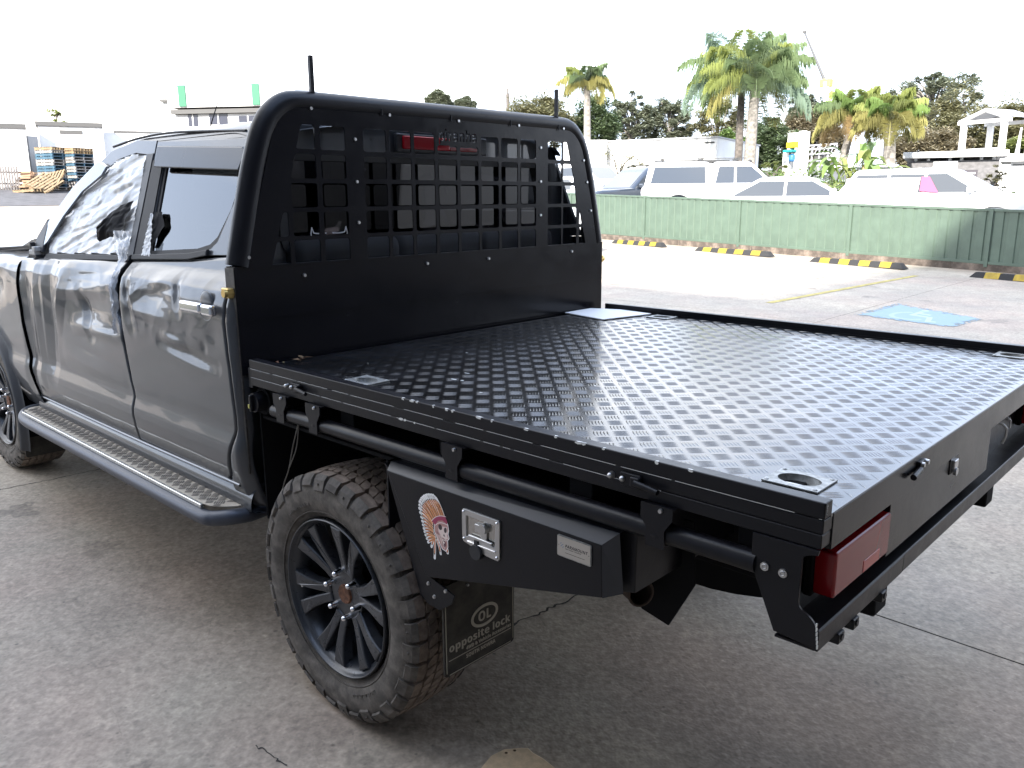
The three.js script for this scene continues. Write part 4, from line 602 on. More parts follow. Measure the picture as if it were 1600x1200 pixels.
// seats
for (const [x, zs] of [[-1.62, [0.38, -0.38]], [-0.82, [0.42, 0, -0.42]]]) for (const z of zs) {
  const s = part('seat', cab, [x, 0, z]); mesh('cushion', box(0.46, 0.16, 0.46, -0.12, 0.78, 0, 0.05), interior, s); mesh('backrest', box(0.14, 0.58, 0.46, 0.12, 1.06, 0, 0.05).rotateZ(-0.08), interior, s); mesh('headrest', box(0.09, 0.18, 0.26, 0.02, 1.44, 0, 0.04), interior, s);
}
mesh('steering_wheel', new THREE.TorusGeometry(0.18, 0.016, 10, 36).rotateY(Math.PI / 2).rotateZ(0.4).translate(-2.0, 1.12, -0.38), interior, cab);
mesh('dashboard', box2(-2.62, -2.15, 0.85, 1.17, -0.78, 0.78, 0.06), interior, cab);
// ---- side steps
for (const s of [1, -1]) {
  const st = part('side_step', truck), x0 = -2.44, x1 = -0.545, y = 0.497;
  const sh = new THREE.Shape(); sh.moveTo(x0, -0.880); sh.lineTo(x1 + 0.02, -0.872); sh.quadraticCurveTo(x1 + 0.015, -0.93, x1 - 0.06, -0.965); sh.lineTo(x1 - 0.09, -0.972); sh.lineTo(x0 + 0.05, -0.972); sh.quadraticCurveTo(x0 - 0.01, -0.955, x0, -0.893);
  mesh('step_plate', extrude(sh, 0.004, 0.001).rotateX(-Math.PI / 2).scale(1, 1, s).translate(0, y, 0), sandPlate, st, { label: 'sand-coloured worn checker plate' });
  mesh('plate_edge', box2(x0 + 0.05, x1 - 0.09, y - 0.010, y + 0.004, s > 0 ? 0.972 : -0.984, s > 0 ? 0.984 : -0.972, 0.003), barePlate, st);
  mesh('step_tread', treadBars((x, z) => z > 0.898 && z < 0.963 && x > x0 + 0.03 && x < x1 - 0.035, y + 0.0045, 0.027, 0.005, 0.0032, 0.034, Math.PI / 4).scale(1, 1, s), std({ color: rgb(0.22, 0.19, 0.155), roughness: 0.8 }), st, { kind: 'stuff' });
  mesh('step_tube', tube([[x1 + 0.02, 0.472, s * 0.80], [x1 + 0.035, 0.472, s * 0.88], [x1 + 0.02, 0.474, s * 0.935], [x1 - 0.03, 0.466, s * 0.968], [x1 - 0.12, 0.462, s * 0.982], [-1.5, 0.462, s * 0.982], [x0 + 0.12, 0.462, s * 0.982], [x0 + 0.02, 0.478, s * 0.962], [x0 - 0.03, 0.48, s * 0.92], [x0 - 0.04, 0.48, s * 0.82]], 0.025, 160, 16, 0.3), stepTube, st);
  mesh('tube_cap', [[x1 + 0.018, 0.472, s * 0.80]].map((p) => new THREE.SphereGeometry(0.028, 16, 10).translate(...p)), rubberTrim, st);
  mesh('step_arm', [-2.2, -1.5, -0.8].map((x) => box2(x - 0.03, x + 0.03, 0.44, 0.475, s > 0 ? 0.5 : -0.96, s > 0 ? 0.96 : -0.5)), blackDull, st);
}

// ---- loose things on the truck
function crumple(pts, n, seed, amp, zc) { // crumpled sheet over a polygon lying in x,y
  const bx = [Math.min(...pts.map((p) => p[0])), Math.max(...pts.map((p) => p[0]))], by = [Math.min(...pts.map((p) => p[1])), Math.max(...pts.map((p) => p[1]))];
  const inside = (x, y) => { let c = false; for (let i = 0, j = pts.length - 1; i < pts.length; j = i++) { const [a, b] = pts[i], [d, e] = pts[j]; if ((b > y) !== (e > y) && x < (d - a) * (y - b) / (e - b) + a) c = !c; } return c; };
  const ix = [], P = []; const nx = n, ny = Math.max(4, Math.round(n * (by[1] - by[0]) / (bx[1] - bx[0])));
  for (let j = 0; j <= ny; j++) for (let i = 0; i <= nx; i++) { const x = lerp(bx[0], bx[1], i / nx), y = lerp(by[0], by[1], j / ny); const q = Math.abs(fbm(x * 5 + y * 4, y * 9 - x * 4, seed, 3)), w = 1 - Math.abs(fbm(x * 2.5 + y * 2, y * 22 - x * 5, seed + 5, 2)) * 2.4; P.push(x, y, zc(x, y) + amp * (q * 1.2 + w * 0.7)); }
  for (let j = 0; j < ny; j++) for (let i = 0; i < nx; i++) { const x = lerp(bx[0], bx[1], (i + 0.5) / nx), y = lerp(by[0], by[1], (j + 0.5) / ny); if (inside(x, y)) { const a = j * (nx + 1) + i; ix.push(a, a + 1, a + nx + 2, a, a + nx + 2, a + nx + 1); } }
  const g = new THREE.BufferGeometry(); g.setAttribute('position', new THREE.Float32BufferAttribute(P, 3)); g.setIndex(ix); g.computeVertexNormals(); return g;
}
{
  const clear = phys({ color: rgb(0.9, 0.91, 0.92), roughness: 0.2, transmission: 0.4, thickness: 0, ior: 1.5 });
  const cover = thing('plastic_sheet', 'crinkled clear plastic sheet taped over the broken front door window', 'plastic sheet');
  mesh('window_film', crumple([[-2.16, 1.232], [-1.345, 1.262], [-1.37, 1.45], [-1.388, 1.615], [-1.50, 1.628], [-1.66, 1.61], [-1.88, 1.522], [-2.06, 1.398], [-2.185, 1.275]], 120, 1.3, 0.014, (x, y) => glassZ(y) - 0.004), clear, cover);
  mesh('hanging_tail', gridGeo(26, 70, (u, v) => { const y = lerp(1.345, 0.985, v), c = interp([[0.97, -1.255], [1.10, -1.256], [1.20, -1.285], [1.27, -1.355], [1.345, -1.41]], y), w = interp([[0.97, 0.008], [1.10, 0.027], [1.18, 0.022], [1.22, 0.016], [1.27, 0.045], [1.345, 0.075]], y), q = u * 2 - 1; const n = fbm(q * 2.2, y * 16, 4.2, 3); return [c + q * w + 0.006 * n, y, (y > 1.24 ? glassZ(y) : bodyZ(y)) + 0.022 + 0.03 * Math.abs(n) + 0.012 * Math.cos(q * 1.5)]; }), phys({ color: rgb(0.85, 0.86, 0.88), roughness: 0.1, transmission: 0.7, thickness: 0, ior: 1.5 }), cover);
  const tape = thing('tape_flap', 'black crumpled tape flap stuck over the front window beside the door pillar', 'tape');
  mesh('black_film', gridGeo(24, 24, (u, v) => { const x = lerp(-1.565, -1.395, u) + 0.035 * (v - 0.5), y = lerp(1.315, 1.425, v) + 0.055 * (u - 0.3) * (v > 0.5 ? 1 : 0.4) - 0.02 * Math.abs(u - 0.5); return [x, y, glassZ(y) + 0.026 + 0.022 * fbm(u * 2.4, v * 2.4, 7.7, 3) + 0.03 * Math.sin(v * 3) * (1 - u)]; }), phys({ color: rgb(0.012, 0.012, 0.014), roughness: 0.6, specularIntensity: 0.25 }), tape);
  const tape2 = thing('tape_flap', 'small black tape flap stuck behind the pillar at the rear door glass', 'tape');
  mesh('black_film', gridGeo(16, 20, (u, v) => { const y = lerp(1.295, 1.415, v), x = lerp(-1.20, -1.105 - 0.05 * Math.abs(v - 0.6) * 2, u); return [x, y, glassZ(y) + 0.003 + 0.008 * Math.abs(fbm(u * 3, v * 3, 2.7, 2))]; }), phys({ color: rgb(0.012, 0.012, 0.014), roughness: 0.7, specularIntensity: 0.15 }), tape2);
  mesh('clear_scrap', gridGeo(14, 30, (u, v) => { const y = lerp(1.262, 1.41, v), x = -1.208 + 0.05 * (u - 0.5) * (1.4 - v) + 0.03 * (1 - v); return [x, y, glassZ(y) + 0.012 + 0.012 * Math.abs(fbm(u * 4, v * 9, 6.7, 2))]; }), clear, tape2);
}
mesh('white_board', [extrude(poly([[-0.45, 0.62], [-0.205, 0.565], [-0.150, 0.832], [-0.33, 0.855], [-0.452, 0.80]]), 0.004, 0.001).rotateX(-Math.PI / 2).translate(0, TY + 0.0025, 0)], std({ color: rgb(0.8, 0.8, 0.8), roughness: 0.6 }), scene, { label: 'white flat board lying on the tray against the headboard', category: 'board' });
{
  const r = rngOf(19), L = []; for (let k = 0; k < 9; k++) { const x = -0.43 + r() * 0.05, z = 0.66 + r() * 0.16, a = r() * 6.3, l = 0.008 + r() * 0.014; L.push(quads([[[-l, 0, 0], [0, 0.003, -l * 0.35], [l, 0.004 * r(), 0], [0, 0.005, l * 0.35]]]).rotateY(a).translate(x, TY + 0.003 + 0.003 * r(), z)); }
  L.forEach((g, k) => mesh('dead_leaf', g, std({ color: rgb(0.30 - 0.02 * (k % 4), 0.19 - 0.015 * (k % 3), 0.10), roughness: 0.9 }), scene, { label: 'small dry brown leaf on the tray at the headboard foot', category: 'leaf', group: 'dead leaves on the tray' }));
}
// ------------------------------------------------------------ terrain, yard, road
const FA = new THREE.Vector2(-12.9, -17.275), FD = new THREE.Vector2(0.969, 0.2464).normalize();   // foot of the fence and its direction
const fenceOff = (x, z) => -(x - FA.x) * FD.y + (z - FA.y) * FD.x;                                 // > 0 on the yard side
function landY(x, z) {
  const off = fenceOff(x, z), s = clamp(-x - 15, 0, 70);
  let y = GX * clamp(x, -45, 20) + GZ * clamp(z, -60, 30) + 0.010 + 0.066 * s * s / (s + 10) * (1 - 0.0 * s);
  y += 0.40 * smooth(-0.5, -3, off) + 0.045 * clamp(-off - 3, 0, 14) + 0.012 * clamp(-off - 17, 0, 90);
  return y;
}
const sheet = (name, x0, x1, z0, z1, mat, dy, nx, nz, parent, opt) => mesh(name, gridGeo(nx, nz, (u, v) => { const x = lerp(x0, x1, u), z = lerp(z1, z0, v); return [x, landY(x, z) + dy, z]; }), mat, parent, opt);
const ST = { kind: 'structure' };
const grassy = std({ color: rgb(0.16, 0.15, 0.10), roughness: 1, map: greyTex(0.5, 1, 2.5) });
{
  const ax = (t) => Math.sign(t) * (Math.abs(t) * 40 + Math.abs(t) ** 4 * 460);
  mesh('ground', gridGeo(140, 140, (u, v) => { const x = ax(u * 2 - 1) - 4, z = ax(1 - v * 2) - 6; return [x, landY(x, z) - 0.06, z]; }), grassy, scene, ST);
}
const asphalt = std({ color: rgb(0.11, 0.105, 0.11), roughness: 0.95, map: greyTex(0.7, 1, 1.6), bumpMap: grainTex, bumpScale: 0.002 });
{ // cast slabs, 7 mm joints between them
  const yard = new THREE.Group(); yard.name = 'concrete_yard'; yard.userData.kind = 'structure'; scene.add(yard);
  const rowsA = [[-15.5, -8.2], [-8.2, 5.6], [5.6, 17]], rowsB = [[-15.5, -8.2], [-8.2, -1.98], [-1.98, 4.0], [4.0, 11], [11, 17]];
  const slab = (x0, x1, z0, z1) => mesh('slab', gridGeo(4, 4, (u, v) => { const x = lerp(x0 + 0.0035, x1 - 0.0035, u), z = lerp(z1 - 0.0035, z0 + 0.0035, v); return [x, yardY(x, z), z]; }), concreteMat, yard);
  for (const [a, b] of rowsA) slab(a, b, -0.722, 4.2);
  for (const [a, b] of rowsB) { slab(a, b, -6.9, -0.722); slab(a, b, -20, -6.9); }
  mesh('joint_filler', gridGeo(2, 2, (u, v) => { const x = lerp(-15.5, 17, u), z = lerp(4.2, -20, v); return [x, yardY(x, z) - 0.02, z]; }), std({ color: rgb(0.02, 0.02, 0.02), roughness: 1 }), yard);
  sheet('driveway', -33, -15.503, -14, 10, concreteMat, 0, 30, 10, yard);
  // a crack across the slab near the front wheel, and a shorter one behind the rear wheel
  const r = rngOf(12), crackMat = std({ color: rgb(0.045, 0.04, 0.036), roughness: 1 });
  const crack = (pts, w) => { const P = []; for (let i = 0; i < pts.length - 1; i++) { const n = 14; for (let k = 0; k < n; k++) { const t = k / n; P.push([lerp(pts[i][0], pts[i + 1][0], t) + (r() - 0.5) * 0.02, lerp(pts[i][1], pts[i + 1][1], t) + (r() - 0.5) * 0.012]); } } const q = []; for (let i = 0; i < P.length - 1; i++) { const [a, b] = P[i], [c, d] = P[i + 1], l = Math.hypot(c - a, d - b), nx = -(d - b) / l * w * (0.4 + r()), nz = (c - a) / l * w * (0.4 + r()); q.push([[a - nx, yardY(a, b) + 0.0012, b - nz], [a + nx, yardY(a, b) + 0.0012, b + nz], [c + nx, yardY(c, d) + 0.0012, d + nz], [c - nx, yardY(c, d) + 0.0012, d - nz]]); } mesh('crack', quads(q), crackMat, yard); };
  crack([[-2.80, 1.25], [-2.72, 0.85], [-2.70, 0.45], [-2.6, 0.1]], 0.004); crack([[0.02, 0.22], [0.05, -0.05], [0.02, -0.35]], 0.004); crack([[-0.06, 1.16], [0.09, 1.145]], 0.002);
}
sheet('road', -44, -33.2, -90, 90, asphalt, 0.0, 10, 60, scene, ST);
sheet('verge', -60, -44.2, -60, 60, std({ color: rgb(0.22, 0.18, 0.13), roughness: 1, map: greyTex(0.6, 1, 1.2) }), 0.0, 10, 40, scene, ST);
sheet('upper_car_park', -45, 30, -52, -18.6, std({ color: rgb(0.2, 0.2, 0.2), roughness: 0.95, map: greyTex(0.7, 1, 1.6) }), 0.0, 60, 60, scene, ST);
{ // painted bay line and the faded blue accessible-bay marking
  const q = [[-3.15, -8.0], [-3.05, -8.0], [-2.78, -12.9], [-2.88, -12.9]];
  mesh('bay_line', quads([q.map(([x, z]) => [x, yardY(x, z) + 0.004, z])]), std({ color: rgb(0.62, 0.5, 0.16), roughness: 0.85, map: greyTex(0.7, 1, 0.5) }), scene, ST);
  const m = printMat(512, 384, (g, w, h) => {
    const r = rngOf(31); g.fillStyle = '#8497a0'; g.fillRect(0, 0, w, h); g.strokeStyle = '#a4b0b5'; g.lineWidth = 26; g.lineCap = 'butt'; g.lineJoin = 'miter';
    g.globalAlpha = 0.45; g.beginPath(); g.arc(230, 235, 92, 0.5, 4.3); g.stroke(); g.globalAlpha = 0.8; g.beginPath(); g.moveTo(215, 92); g.lineTo(222, 205); g.lineTo(318, 205); g.lineTo(360, 312); g.lineTo(396, 300); g.stroke(); g.beginPath(); g.moveTo(220, 146); g.lineTo(292, 146); g.stroke(); g.beginPath(); g.arc(212, 58, 20, 0, 7); g.fillStyle = '#a4b0b5'; g.fill();
    for (let k = 0; k < 1500; k++) { g.fillStyle = r() < 0.5 ? '#7d97a5' : '#979d9d'; g.globalAlpha = 0.5; g.fillRect(r() * w, r() * h, 2 + r() * 9, 1 + r() * 3); } g.globalAlpha = 1;
    for (let k = 0; k < 420; k++) { const e = r() * 4 | 0, d = r() * r() * 42, t = r(); const x = e < 2 ? t * w : e === 2 ? d : w - d, y = e < 2 ? (e ? d : h - d) : t * h; g.clearRect(x - 8 * r(), y - 5 * r(), 4 + 20 * r(), 3 + 10 * r()); }
  }, { alphaTest: 0.5, roughness: 0.9 });
  const c = [[-1.90, -7.72], [-0.76, -7.55], [-0.66, -8.42], [-1.86, -9.12]];
  mesh('bay_symbol', gridGeo(6, 6, (u, v) => { const x = lerp(lerp(c[0][0], c[1][0], u), lerp(c[3][0], c[2][0], u), v), z = lerp(lerp(c[0][1], c[1][1], u), lerp(c[3][1], c[2][1], u), v); return [x, yardY(x, z) + 0.004, z]; }), m, scene, { ...ST, keepUV: true });
  const dx = -4.16, dz = -11.4; mesh('drain_cover', box(0.6, 0.006, 0.35, dx, yardY(dx, dz) + 0.003, dz, 0.002), std({ color: rgb(0.22, 0.22, 0.21), roughness: 0.8 }), scene, ST);
}
{ const t = thing('timber_offcut', 'pale chipped timber offcut lying on the concrete behind the rear wheel', 'timber', [0.555, yardY(0.6, 0.76), 0.765]);
  mesh('block', extrude(poly([[-0.095, -0.005], [-0.088, 0.038], [-0.06, 0.072], [-0.045, 0.086], [-0.022, 0.081], [0.012, 0.082], [0.10, 0.07], [0.14, -0.12], [-0.06, -0.13]]), 0.026, 0.003).rotateX(-Math.PI / 2), woodRaw, t);
  const kn = std({ color: rgb(0.08, 0.045, 0.02), roughness: 1 }); for (const [x, z] of [[-0.062, -0.052], [-0.072, -0.03]]) mesh('knot', new THREE.CircleGeometry(0.0045, 8).rotateX(-Math.PI / 2).translate(x, 0.0265, z), kn, t); }

// ------------------------------------------------------------ workshop behind the camera, whose shade the truck stands in
{
  const b = thing('workshop_building', 'grey metal workshop with roller doors and a deep canopy beside the tray', 'building');
  const wall = std({ color: rgb(0.30, 0.31, 0.32), roughness: 0.7, map: greyTex(0.8, 1, 3) });
  mesh('wall', [box2(-4, 6.95, 0, 6.6, 4.3, 4.5), box2(-4, -3.8, 0, 6.6, 4.5, 16), box2(-4, 6.95, 0, 6.6, 15.8, 16)], wall, b); mesh('roof', box2(-4.15, 7, 6.6, 6.8, 4.15, 16.2), wall, b);
  mesh('tall_wall', [box2(7, 24, 0, 12.6, 4.3, 4.5), box2(7, 7.2, 0, 12.6, 4.5, 16), box2(23.8, 24, 0, 12.6, 4.5, 16), box2(7, 24, 0, 12.6, 15.8, 16)], wall, b); mesh('tall_roof', box2(6.9, 24.1, 12.6, 12.8, 4.15, 16.2), wall, b);
  // deep front canopy over the apron, and the dark side wing the rear glass looks towards
  mesh('canopy', box2(1.7, 12, 3.75, 3.95, -3.6, 4.28), std({ color: rgb(0.12, 0.12, 0.125), roughness: 0.8 }), b); for (const x of [1.85, 6.4, 11.8]) mesh('canopy_fascia', box2(x - 0.1, x + 0.1, 3.5, 3.75, -3.5, 4.28), wall, b);
  mesh('wing_wall', box2(16, 16.3, 0, 8, -17, 4.3), std({ color: rgb(0.10, 0.10, 0.105), roughness: 0.8 }), b); mesh('wing_roof', box2(15.9, 24, 8, 8.2, -17, 4.1), wall, b);
  for (const x of [-2.6, 1.6]) mesh('roller_door', Array.from({ length: 18 }, (_, k) => box2(x, x + 3.6, k * 0.22, k * 0.22 + 0.215, 4.22, 4.29, 0.02)), std({ color: rgb(0.2, 0.21, 0.22), roughness: 0.6 }), b);
}

// ------------------------------------------------------------ fence, kerb, wheel stops
const fenceTurn = -Math.atan2(FD.y, FD.x);
const kerbTop = (s) => 0.248 - 0.0134 * s;                    // foot of the kerb, world height
{
  const k = new THREE.Group(); k.name = 'kerb'; k.userData.kind = 'structure'; k.position.set(FA.x, 0, FA.y); k.rotation.y = fenceTurn; scene.add(k);
  const km = std({ color: rgb(0.27, 0.215, 0.175), roughness: 0.95, map: greyTex(0.5, 1, 0.9), bumpMap: grainTex, bumpScale: 0.004 });
  for (let s = -4; s < 22; s += 2.4) { const g = box(2.395, 0.30, 0.22, s + 1.2, 0, -0.11, 0.012); const p = g.attributes.position; for (let i = 0; i < p.count; i++) p.setY(i, p.getY(i) + kerbTop(p.getX(i)) + 0.005); mesh('kerb_block', g, km, k); }
  const f = thing('steel_fence', 'pale green ribbed steel fence on a low concrete kerb', 'fence', [FA.x, 0, FA.y], fenceTurn);
  const gm = std({ color: rgb(0.086, 0.126, 0.095), roughness: 0.55, map: greyTex(0.88, 1, 1.4) });
  const posts = [-4.6, -1.5, 1.84, 5.2, 8.2, 11.05, 14.0, 17.0, 20.0], top = (s) => 1.527 - 0.0284 * s, bot = (s) => 0.408 - 0.0155 * s;
  posts.forEach((s, i) => {
    mesh('post', box2(s - 0.034, s + 0.034, bot(s) - 0.05, top(s) + 0.006, -0.075, 0.012, 0.004), gm, f);
    if (i === posts.length - 1) return; const e = posts[i + 1], a = s + 0.036, b = e - 0.036, n = Math.round((b - a) / 0.235);
    const shear = (g, fn) => { const p = g.attributes.position; for (let q = 0; q < p.count; q++) p.setY(q, p.getY(q) + fn(p.getX(q))); g.computeVertexNormals(); return g; };
    mesh('top_rail', shear(box2(a, b, -0.045, 0, -0.055, 0.004, 0.003), top), gm, f); mesh('bottom_rail', shear(box2(a, b, 0, 0.05, -0.055, 0.004, 0.003), bot), gm, f);
    const per = Math.ceil(n / 3); for (let q = 0; q < 3; q++) { // three ribbed sheets a bay
      const L = [], k0 = q * per, k1 = Math.min(n, k0 + per); if (k1 <= k0) continue; const w = (b - a) / n, P = [];
      for (let r = k0; r < k1; r++) { const x = a + r * w; P.push([x, -0.030], [x + 0.012, -0.030], [x + 0.024, -0.012], [x + w * 0.72, -0.012], [x + w * 0.72 + 0.012, -0.030]); } P.push([a + k1 * w, -0.030]);
      for (let r = 0; r < P.length - 1; r++) { const [x0, z0] = P[r], [x1, z1] = P[r + 1]; L.push([[x0, bot(x0) + 0.03, z0], [x1, bot(x1) + 0.03, z1], [x1, top(x1) - 0.03, z1], [x0, top(x0) - 0.03, z0]]); }
      mesh('ribbed_sheet', quads(L), gm, f);
    }
  });
  // rubber wheel stops with yellow pads
  const rub = std({ color: rgb(0.02, 0.02, 0.021), roughness: 0.9 }), yel = std({ color: rgb(0.45, 0.31, 0.02), roughness: 0.6, map: greyTex(0.75, 1, 0.3) });
  const wording = ['at the far end of the fence', 'second along from the far end of the fence', 'before the fence at the edge of the shade', 'in the shade by the blue bay marking'];
  [[1.55, 3.55, 0.80], [4.72, 6.98, 0.86], [8.08, 10.15, 0.98], [11.42, 13.6, 1.12]].forEach(([s0, s1, off], i) => {
    const L = s1 - s0, x = FA.x + FD.x * (s0 + L / 2) - FD.y * off, z = FA.y + FD.y * (s0 + L / 2) + FD.x * off;
    const t = thing('wheel_stop', `black and yellow rubber wheel stop ${wording[i]}`, 'wheel stop', [x, yardY(x, z), z], fenceTurn, 'wheel stops along the fence');
    const sec = (w) => [[-w, 0, 0.09], [-w, 0, -0.09], [-w + 0.10, 0.105, -0.055], [-w + 0.10, 0.105, 0.05], [w, 0, 0.09], [w, 0, -0.09], [w - 0.10, 0.105, -0.055], [w - 0.10, 0.105, 0.05]], c = sec(L / 2);
    mesh('body', quads([[c[0], c[4], c[7], c[3]], [c[3], c[7], c[6], c[2]], [c[2], c[6], c[5], c[1]], [c[0], c[3], c[2], c[1]], [c[4], c[5], c[6], c[7]]]), rub, t);
    for (let k = 0; k < 4; k++) { const m = (-0.5 + (k + 0.72) / 4.44 + 0.0) * (L - 0.1), w = L * 0.055; mesh('yellow_pad', quads([[[m - w - 0.01, 0.012, 0.0875], [m + w - 0.01, 0.012, 0.0875], [m + w, 0.1075, 0.0515], [m - w, 0.1075, 0.0515]], [[m - w, 0.1075, 0.0515], [m + w, 0.1075, 0.0515], [m + w, 0.1075, -0.05], [m - w, 0.1075, -0.05]]]), yel, t); }
  });
}

// ------------------------------------------------------------ cars
const carGlass = phys({ color: rgb(0.03, 0.036, 0.045), roughness: 0.05, clearcoat: 1 }), carTyre = std({ color: rgb(0.02, 0.02, 0.02), roughness: 0.9 }), carRim = std({ color: rgb(0.55, 0.55, 0.56), metalness: 0.8, roughness: 0.3 });
const whitePaint = phys({ color: rgb(0.72, 0.72, 0.72), roughness: 0.35, clearcoat: 1, clearcoatRoughness: 0.05 }), blackTrim = std({ color: rgb(0.02, 0.02, 0.02), roughness: 0.5 });
const KINDS = {
  suv: { L: 4.7, W: 1.86, H: 1.72, belt: 1.03, hood: 1.05, nose: 0.85, tail: 1.03, cab: [-2.25, -1.95, 0.25, 1.05], wb: 1.35, R: 0.36, pil: [-1.15, -0.22] },
  ute: { L: 5.2, W: 1.86, H: 1.76, belt: 1.10, hood: 1.12, nose: 0.95, tail: 1.10, cab: [-0.72, -0.58, 0.42, 1.15], wb: 1.55, R: 0.38, pil: [0.0], canopy: [-2.52, -2.36, -0.70, -0.68] },
  sedan: { L: 4.7, W: 1.80, H: 1.44, belt: 0.94, hood: 0.92, nose: 0.72, tail: 0.98, cab: [-1.85, -0.95, 0.2, 1.1], wb: 1.38, R: 0.32, pil: [-0.35] },
  hatch: { L: 4.2, W: 1.76, H: 1.50, belt: 0.95, hood: 0.96, nose: 0.75, tail: 0.95, cab: [-1.98, -1.60, 0.25, 1.18], wb: 1.28, R: 0.31, pil: [-0.85, -0.1] },
  van: { L: 5.6, W: 1.98, H: 2.5, belt: 1.25, hood: 1.2, nose: 0.95, tail: 1.25, cab: [-2.75, -2.70, 1.25, 2.2], wb: 1.7, R: 0.35, pil: [-0.6, 0.75] },
};
function loftCabin(c, W, y0, y1, inset) {
  const ring = (t, shrink) => { const x0 = lerp(c[0], c[1], t) + shrink, x1 = lerp(c[3], c[2], t) - shrink, w = lerp(W / 2 - 0.035, W / 2 - inset, t) - shrink * 0.8, P = [], R = 0.13; for (const [cx, cz, a0] of [[x1 - R, w - R, 0], [x0 + R, w - R, 1], [x0 + R, -w + R, 2], [x1 - R, -w + R, 3]]) for (let k = 0; k <= 5; k++) { const a = (a0 + k / 5) * Math.PI / 2; P.push([cx + Math.cos(a) * R, cz + Math.sin(a) * R]); } return P; };
  const lv = [[0, y0, 0], [0.5, lerp(y0, y1, 0.48), 0], [0.86, lerp(y0, y1, 0.84), 0], [0.95, lerp(y0, y1, 0.935), 0.01], [1, lerp(y0, y1, 0.975), 0.05], [1, y1, 0.22], [1, y1 + 0.02, 0.6]], n = 24, P = [], I = [];
  lv.forEach(([t, y, s]) => { for (const [x, z] of ring(t, s)) P.push(x, y, z); });
  for (let l = 0; l < lv.length - 1; l++) for (let k = 0; k < n; k++) { const a = l * n + k, b = l * n + (k + 1) % n; I.push(a, b, b + n, a, b + n, a + n); } const o = (lv.length - 1) * n; for (let k = 1; k < n - 1; k++) I.push(o, o + k, o + k + 1);
  const g = new THREE.BufferGeometry(); g.setAttribute('position', new THREE.Float32BufferAttribute(P, 3)); g.setIndex(I); g.computeVertexNormals(); return g;
}
function makeCar(kind, label, category, pos, turn, paintMat, group) {
  const k = KINDS[kind], t = thing(`parked_${kind === 'ute' ? 'pickup' : kind}`, label, category, pos, turn, group), h = k.L / 2, by = 0.26;
  const s = new THREE.Shape(); s.moveTo(-h + 0.05, by + 0.12); for (const c of [-k.wb, k.wb]) { s.lineTo(c - k.R - 0.07, by); s.absarc(c, k.R, k.R + 0.07, Math.PI + 0.0, 0, true); } s.lineTo(h - 0.12, by); s.lineTo(h, by + 0.2); s.lineTo(h - 0.03, k.nose); s.quadraticCurveTo(h - 0.1, k.hood - 0.02, h - 0.5, k.hood - 0.03); s.lineTo(k.cab[3] - 0.05, k.hood + 0.02); s.lineTo(k.cab[0], k.belt + 0.02); s.lineTo(-h + 0.12, k.tail); s.quadraticCurveTo(-h, k.tail - 0.04, -h, k.tail - 0.2); s.closePath();
  mesh('body', extrude(s, k.W, 0.07, 10).translate(0, 0, -k.W / 2), paintMat, t);
  const cabs = [[k.cab, k.pil, true]]; if (k.canopy) cabs.push([k.canopy, [], false]);
  for (const [c, pil, front] of cabs) {
    const y0 = k.belt - 0.01, y1 = k.H, ins = 0.21; mesh('cabin', loftCabin(c, k.W, y0, y1, ins), paintMat, t);
    const X0 = (q) => lerp(c[0], c[1], q), X1 = (q) => lerp(c[3], c[2], q), Z = (q) => lerp(k.W / 2 - 0.035, k.W / 2 - ins, q), Y = (q) => lerp(y0, y1, q * 0.97), a = 0.10, b = 0.80;
    for (const sd of [1, -1]) { const ed = [X0, ...pil.map((p) => () => p), X1]; for (let i = 0; i < ed.length - 1; i++) { if (kind === 'van' && i < 2) continue; const l = (q) => ed[i](q) + (i ? 0.03 : 0.16), r = (q) => ed[i + 1](q) - (i < ed.length - 2 ? 0.03 : 0.13); mesh('window', quads([[[l(a), Y(a), sd * (Z(a) + 0.006)], [r(a), Y(a), sd * (Z(a) + 0.006)], [r(b), Y(b), sd * (Z(b) + 0.006)], [l(b), Y(b), sd * (Z(b) + 0.006)]]]), carGlass, t); } }
    for (const [X, d] of front ? [[X1, 1], [X0, -1]] : [[X0, -1]]) { if (front && d < 0 && k.canopy) continue; const z0 = Z(a) - 0.12, z1 = Z(b) - 0.11; mesh(d > 0 ? 'windscreen' : 'rear_window', quads([[[X(a) + d * 0.007, Y(a), -z0], [X(a) + d * 0.007, Y(a), z0], [X(b) + d * 0.007, Y(b), z1], [X(b) + d * 0.007, Y(b), -z1]]]), carGlass, t); }
  }
  for (const x of [-k.wb, k.wb]) for (const sd of [1, -1]) { const w = part('wheel', t, [x, k.R, sd * (k.W / 2 - 0.12)]); mesh('tyre', new THREE.TorusGeometry(k.R - 0.075, 0.085, 12, 32).scale(1, 1, 1.25), carTyre, w); const L = [rod([0, 0, sd * 0.03], [0, 0, sd * 0.05], k.R - 0.12, k.R - 0.12, 28)]; for (let q = 0; q < 10; q++) { const a = q * 0.6283; L.push(box(0.025, k.R - 0.1, 0.03, 0, (k.R - 0.1) / 2, sd * 0.075, 0.006).rotateZ(a)); } L.push(new THREE.TorusGeometry(k.R - 0.115, 0.014, 8, 32).translate(0, 0, sd * 0.085)); mesh('rim', L.slice(1), carRim, w); mesh('hub', L[0], blackTrim, w); }
  for (const sd of [1, -1]) { mesh('tail_light', box(0.06, 0.17, 0.16, -h + 0.035, k.tail - 0.18, sd * (k.W / 2 - 0.13), 0.02), redLens, t); mesh('headlight', box(0.16, 0.13, 0.32, h - 0.12, k.nose - 0.06, sd * (k.W / 2 - 0.22), 0.03), carGlass, t); mesh('door_mirror', box(0.12, 0.13, 0.2, k.cab[3] - 0.35, k.belt + 0.1, sd * (k.W / 2 + 0.06), 0.04), paintMat, t); }
  return t;
}
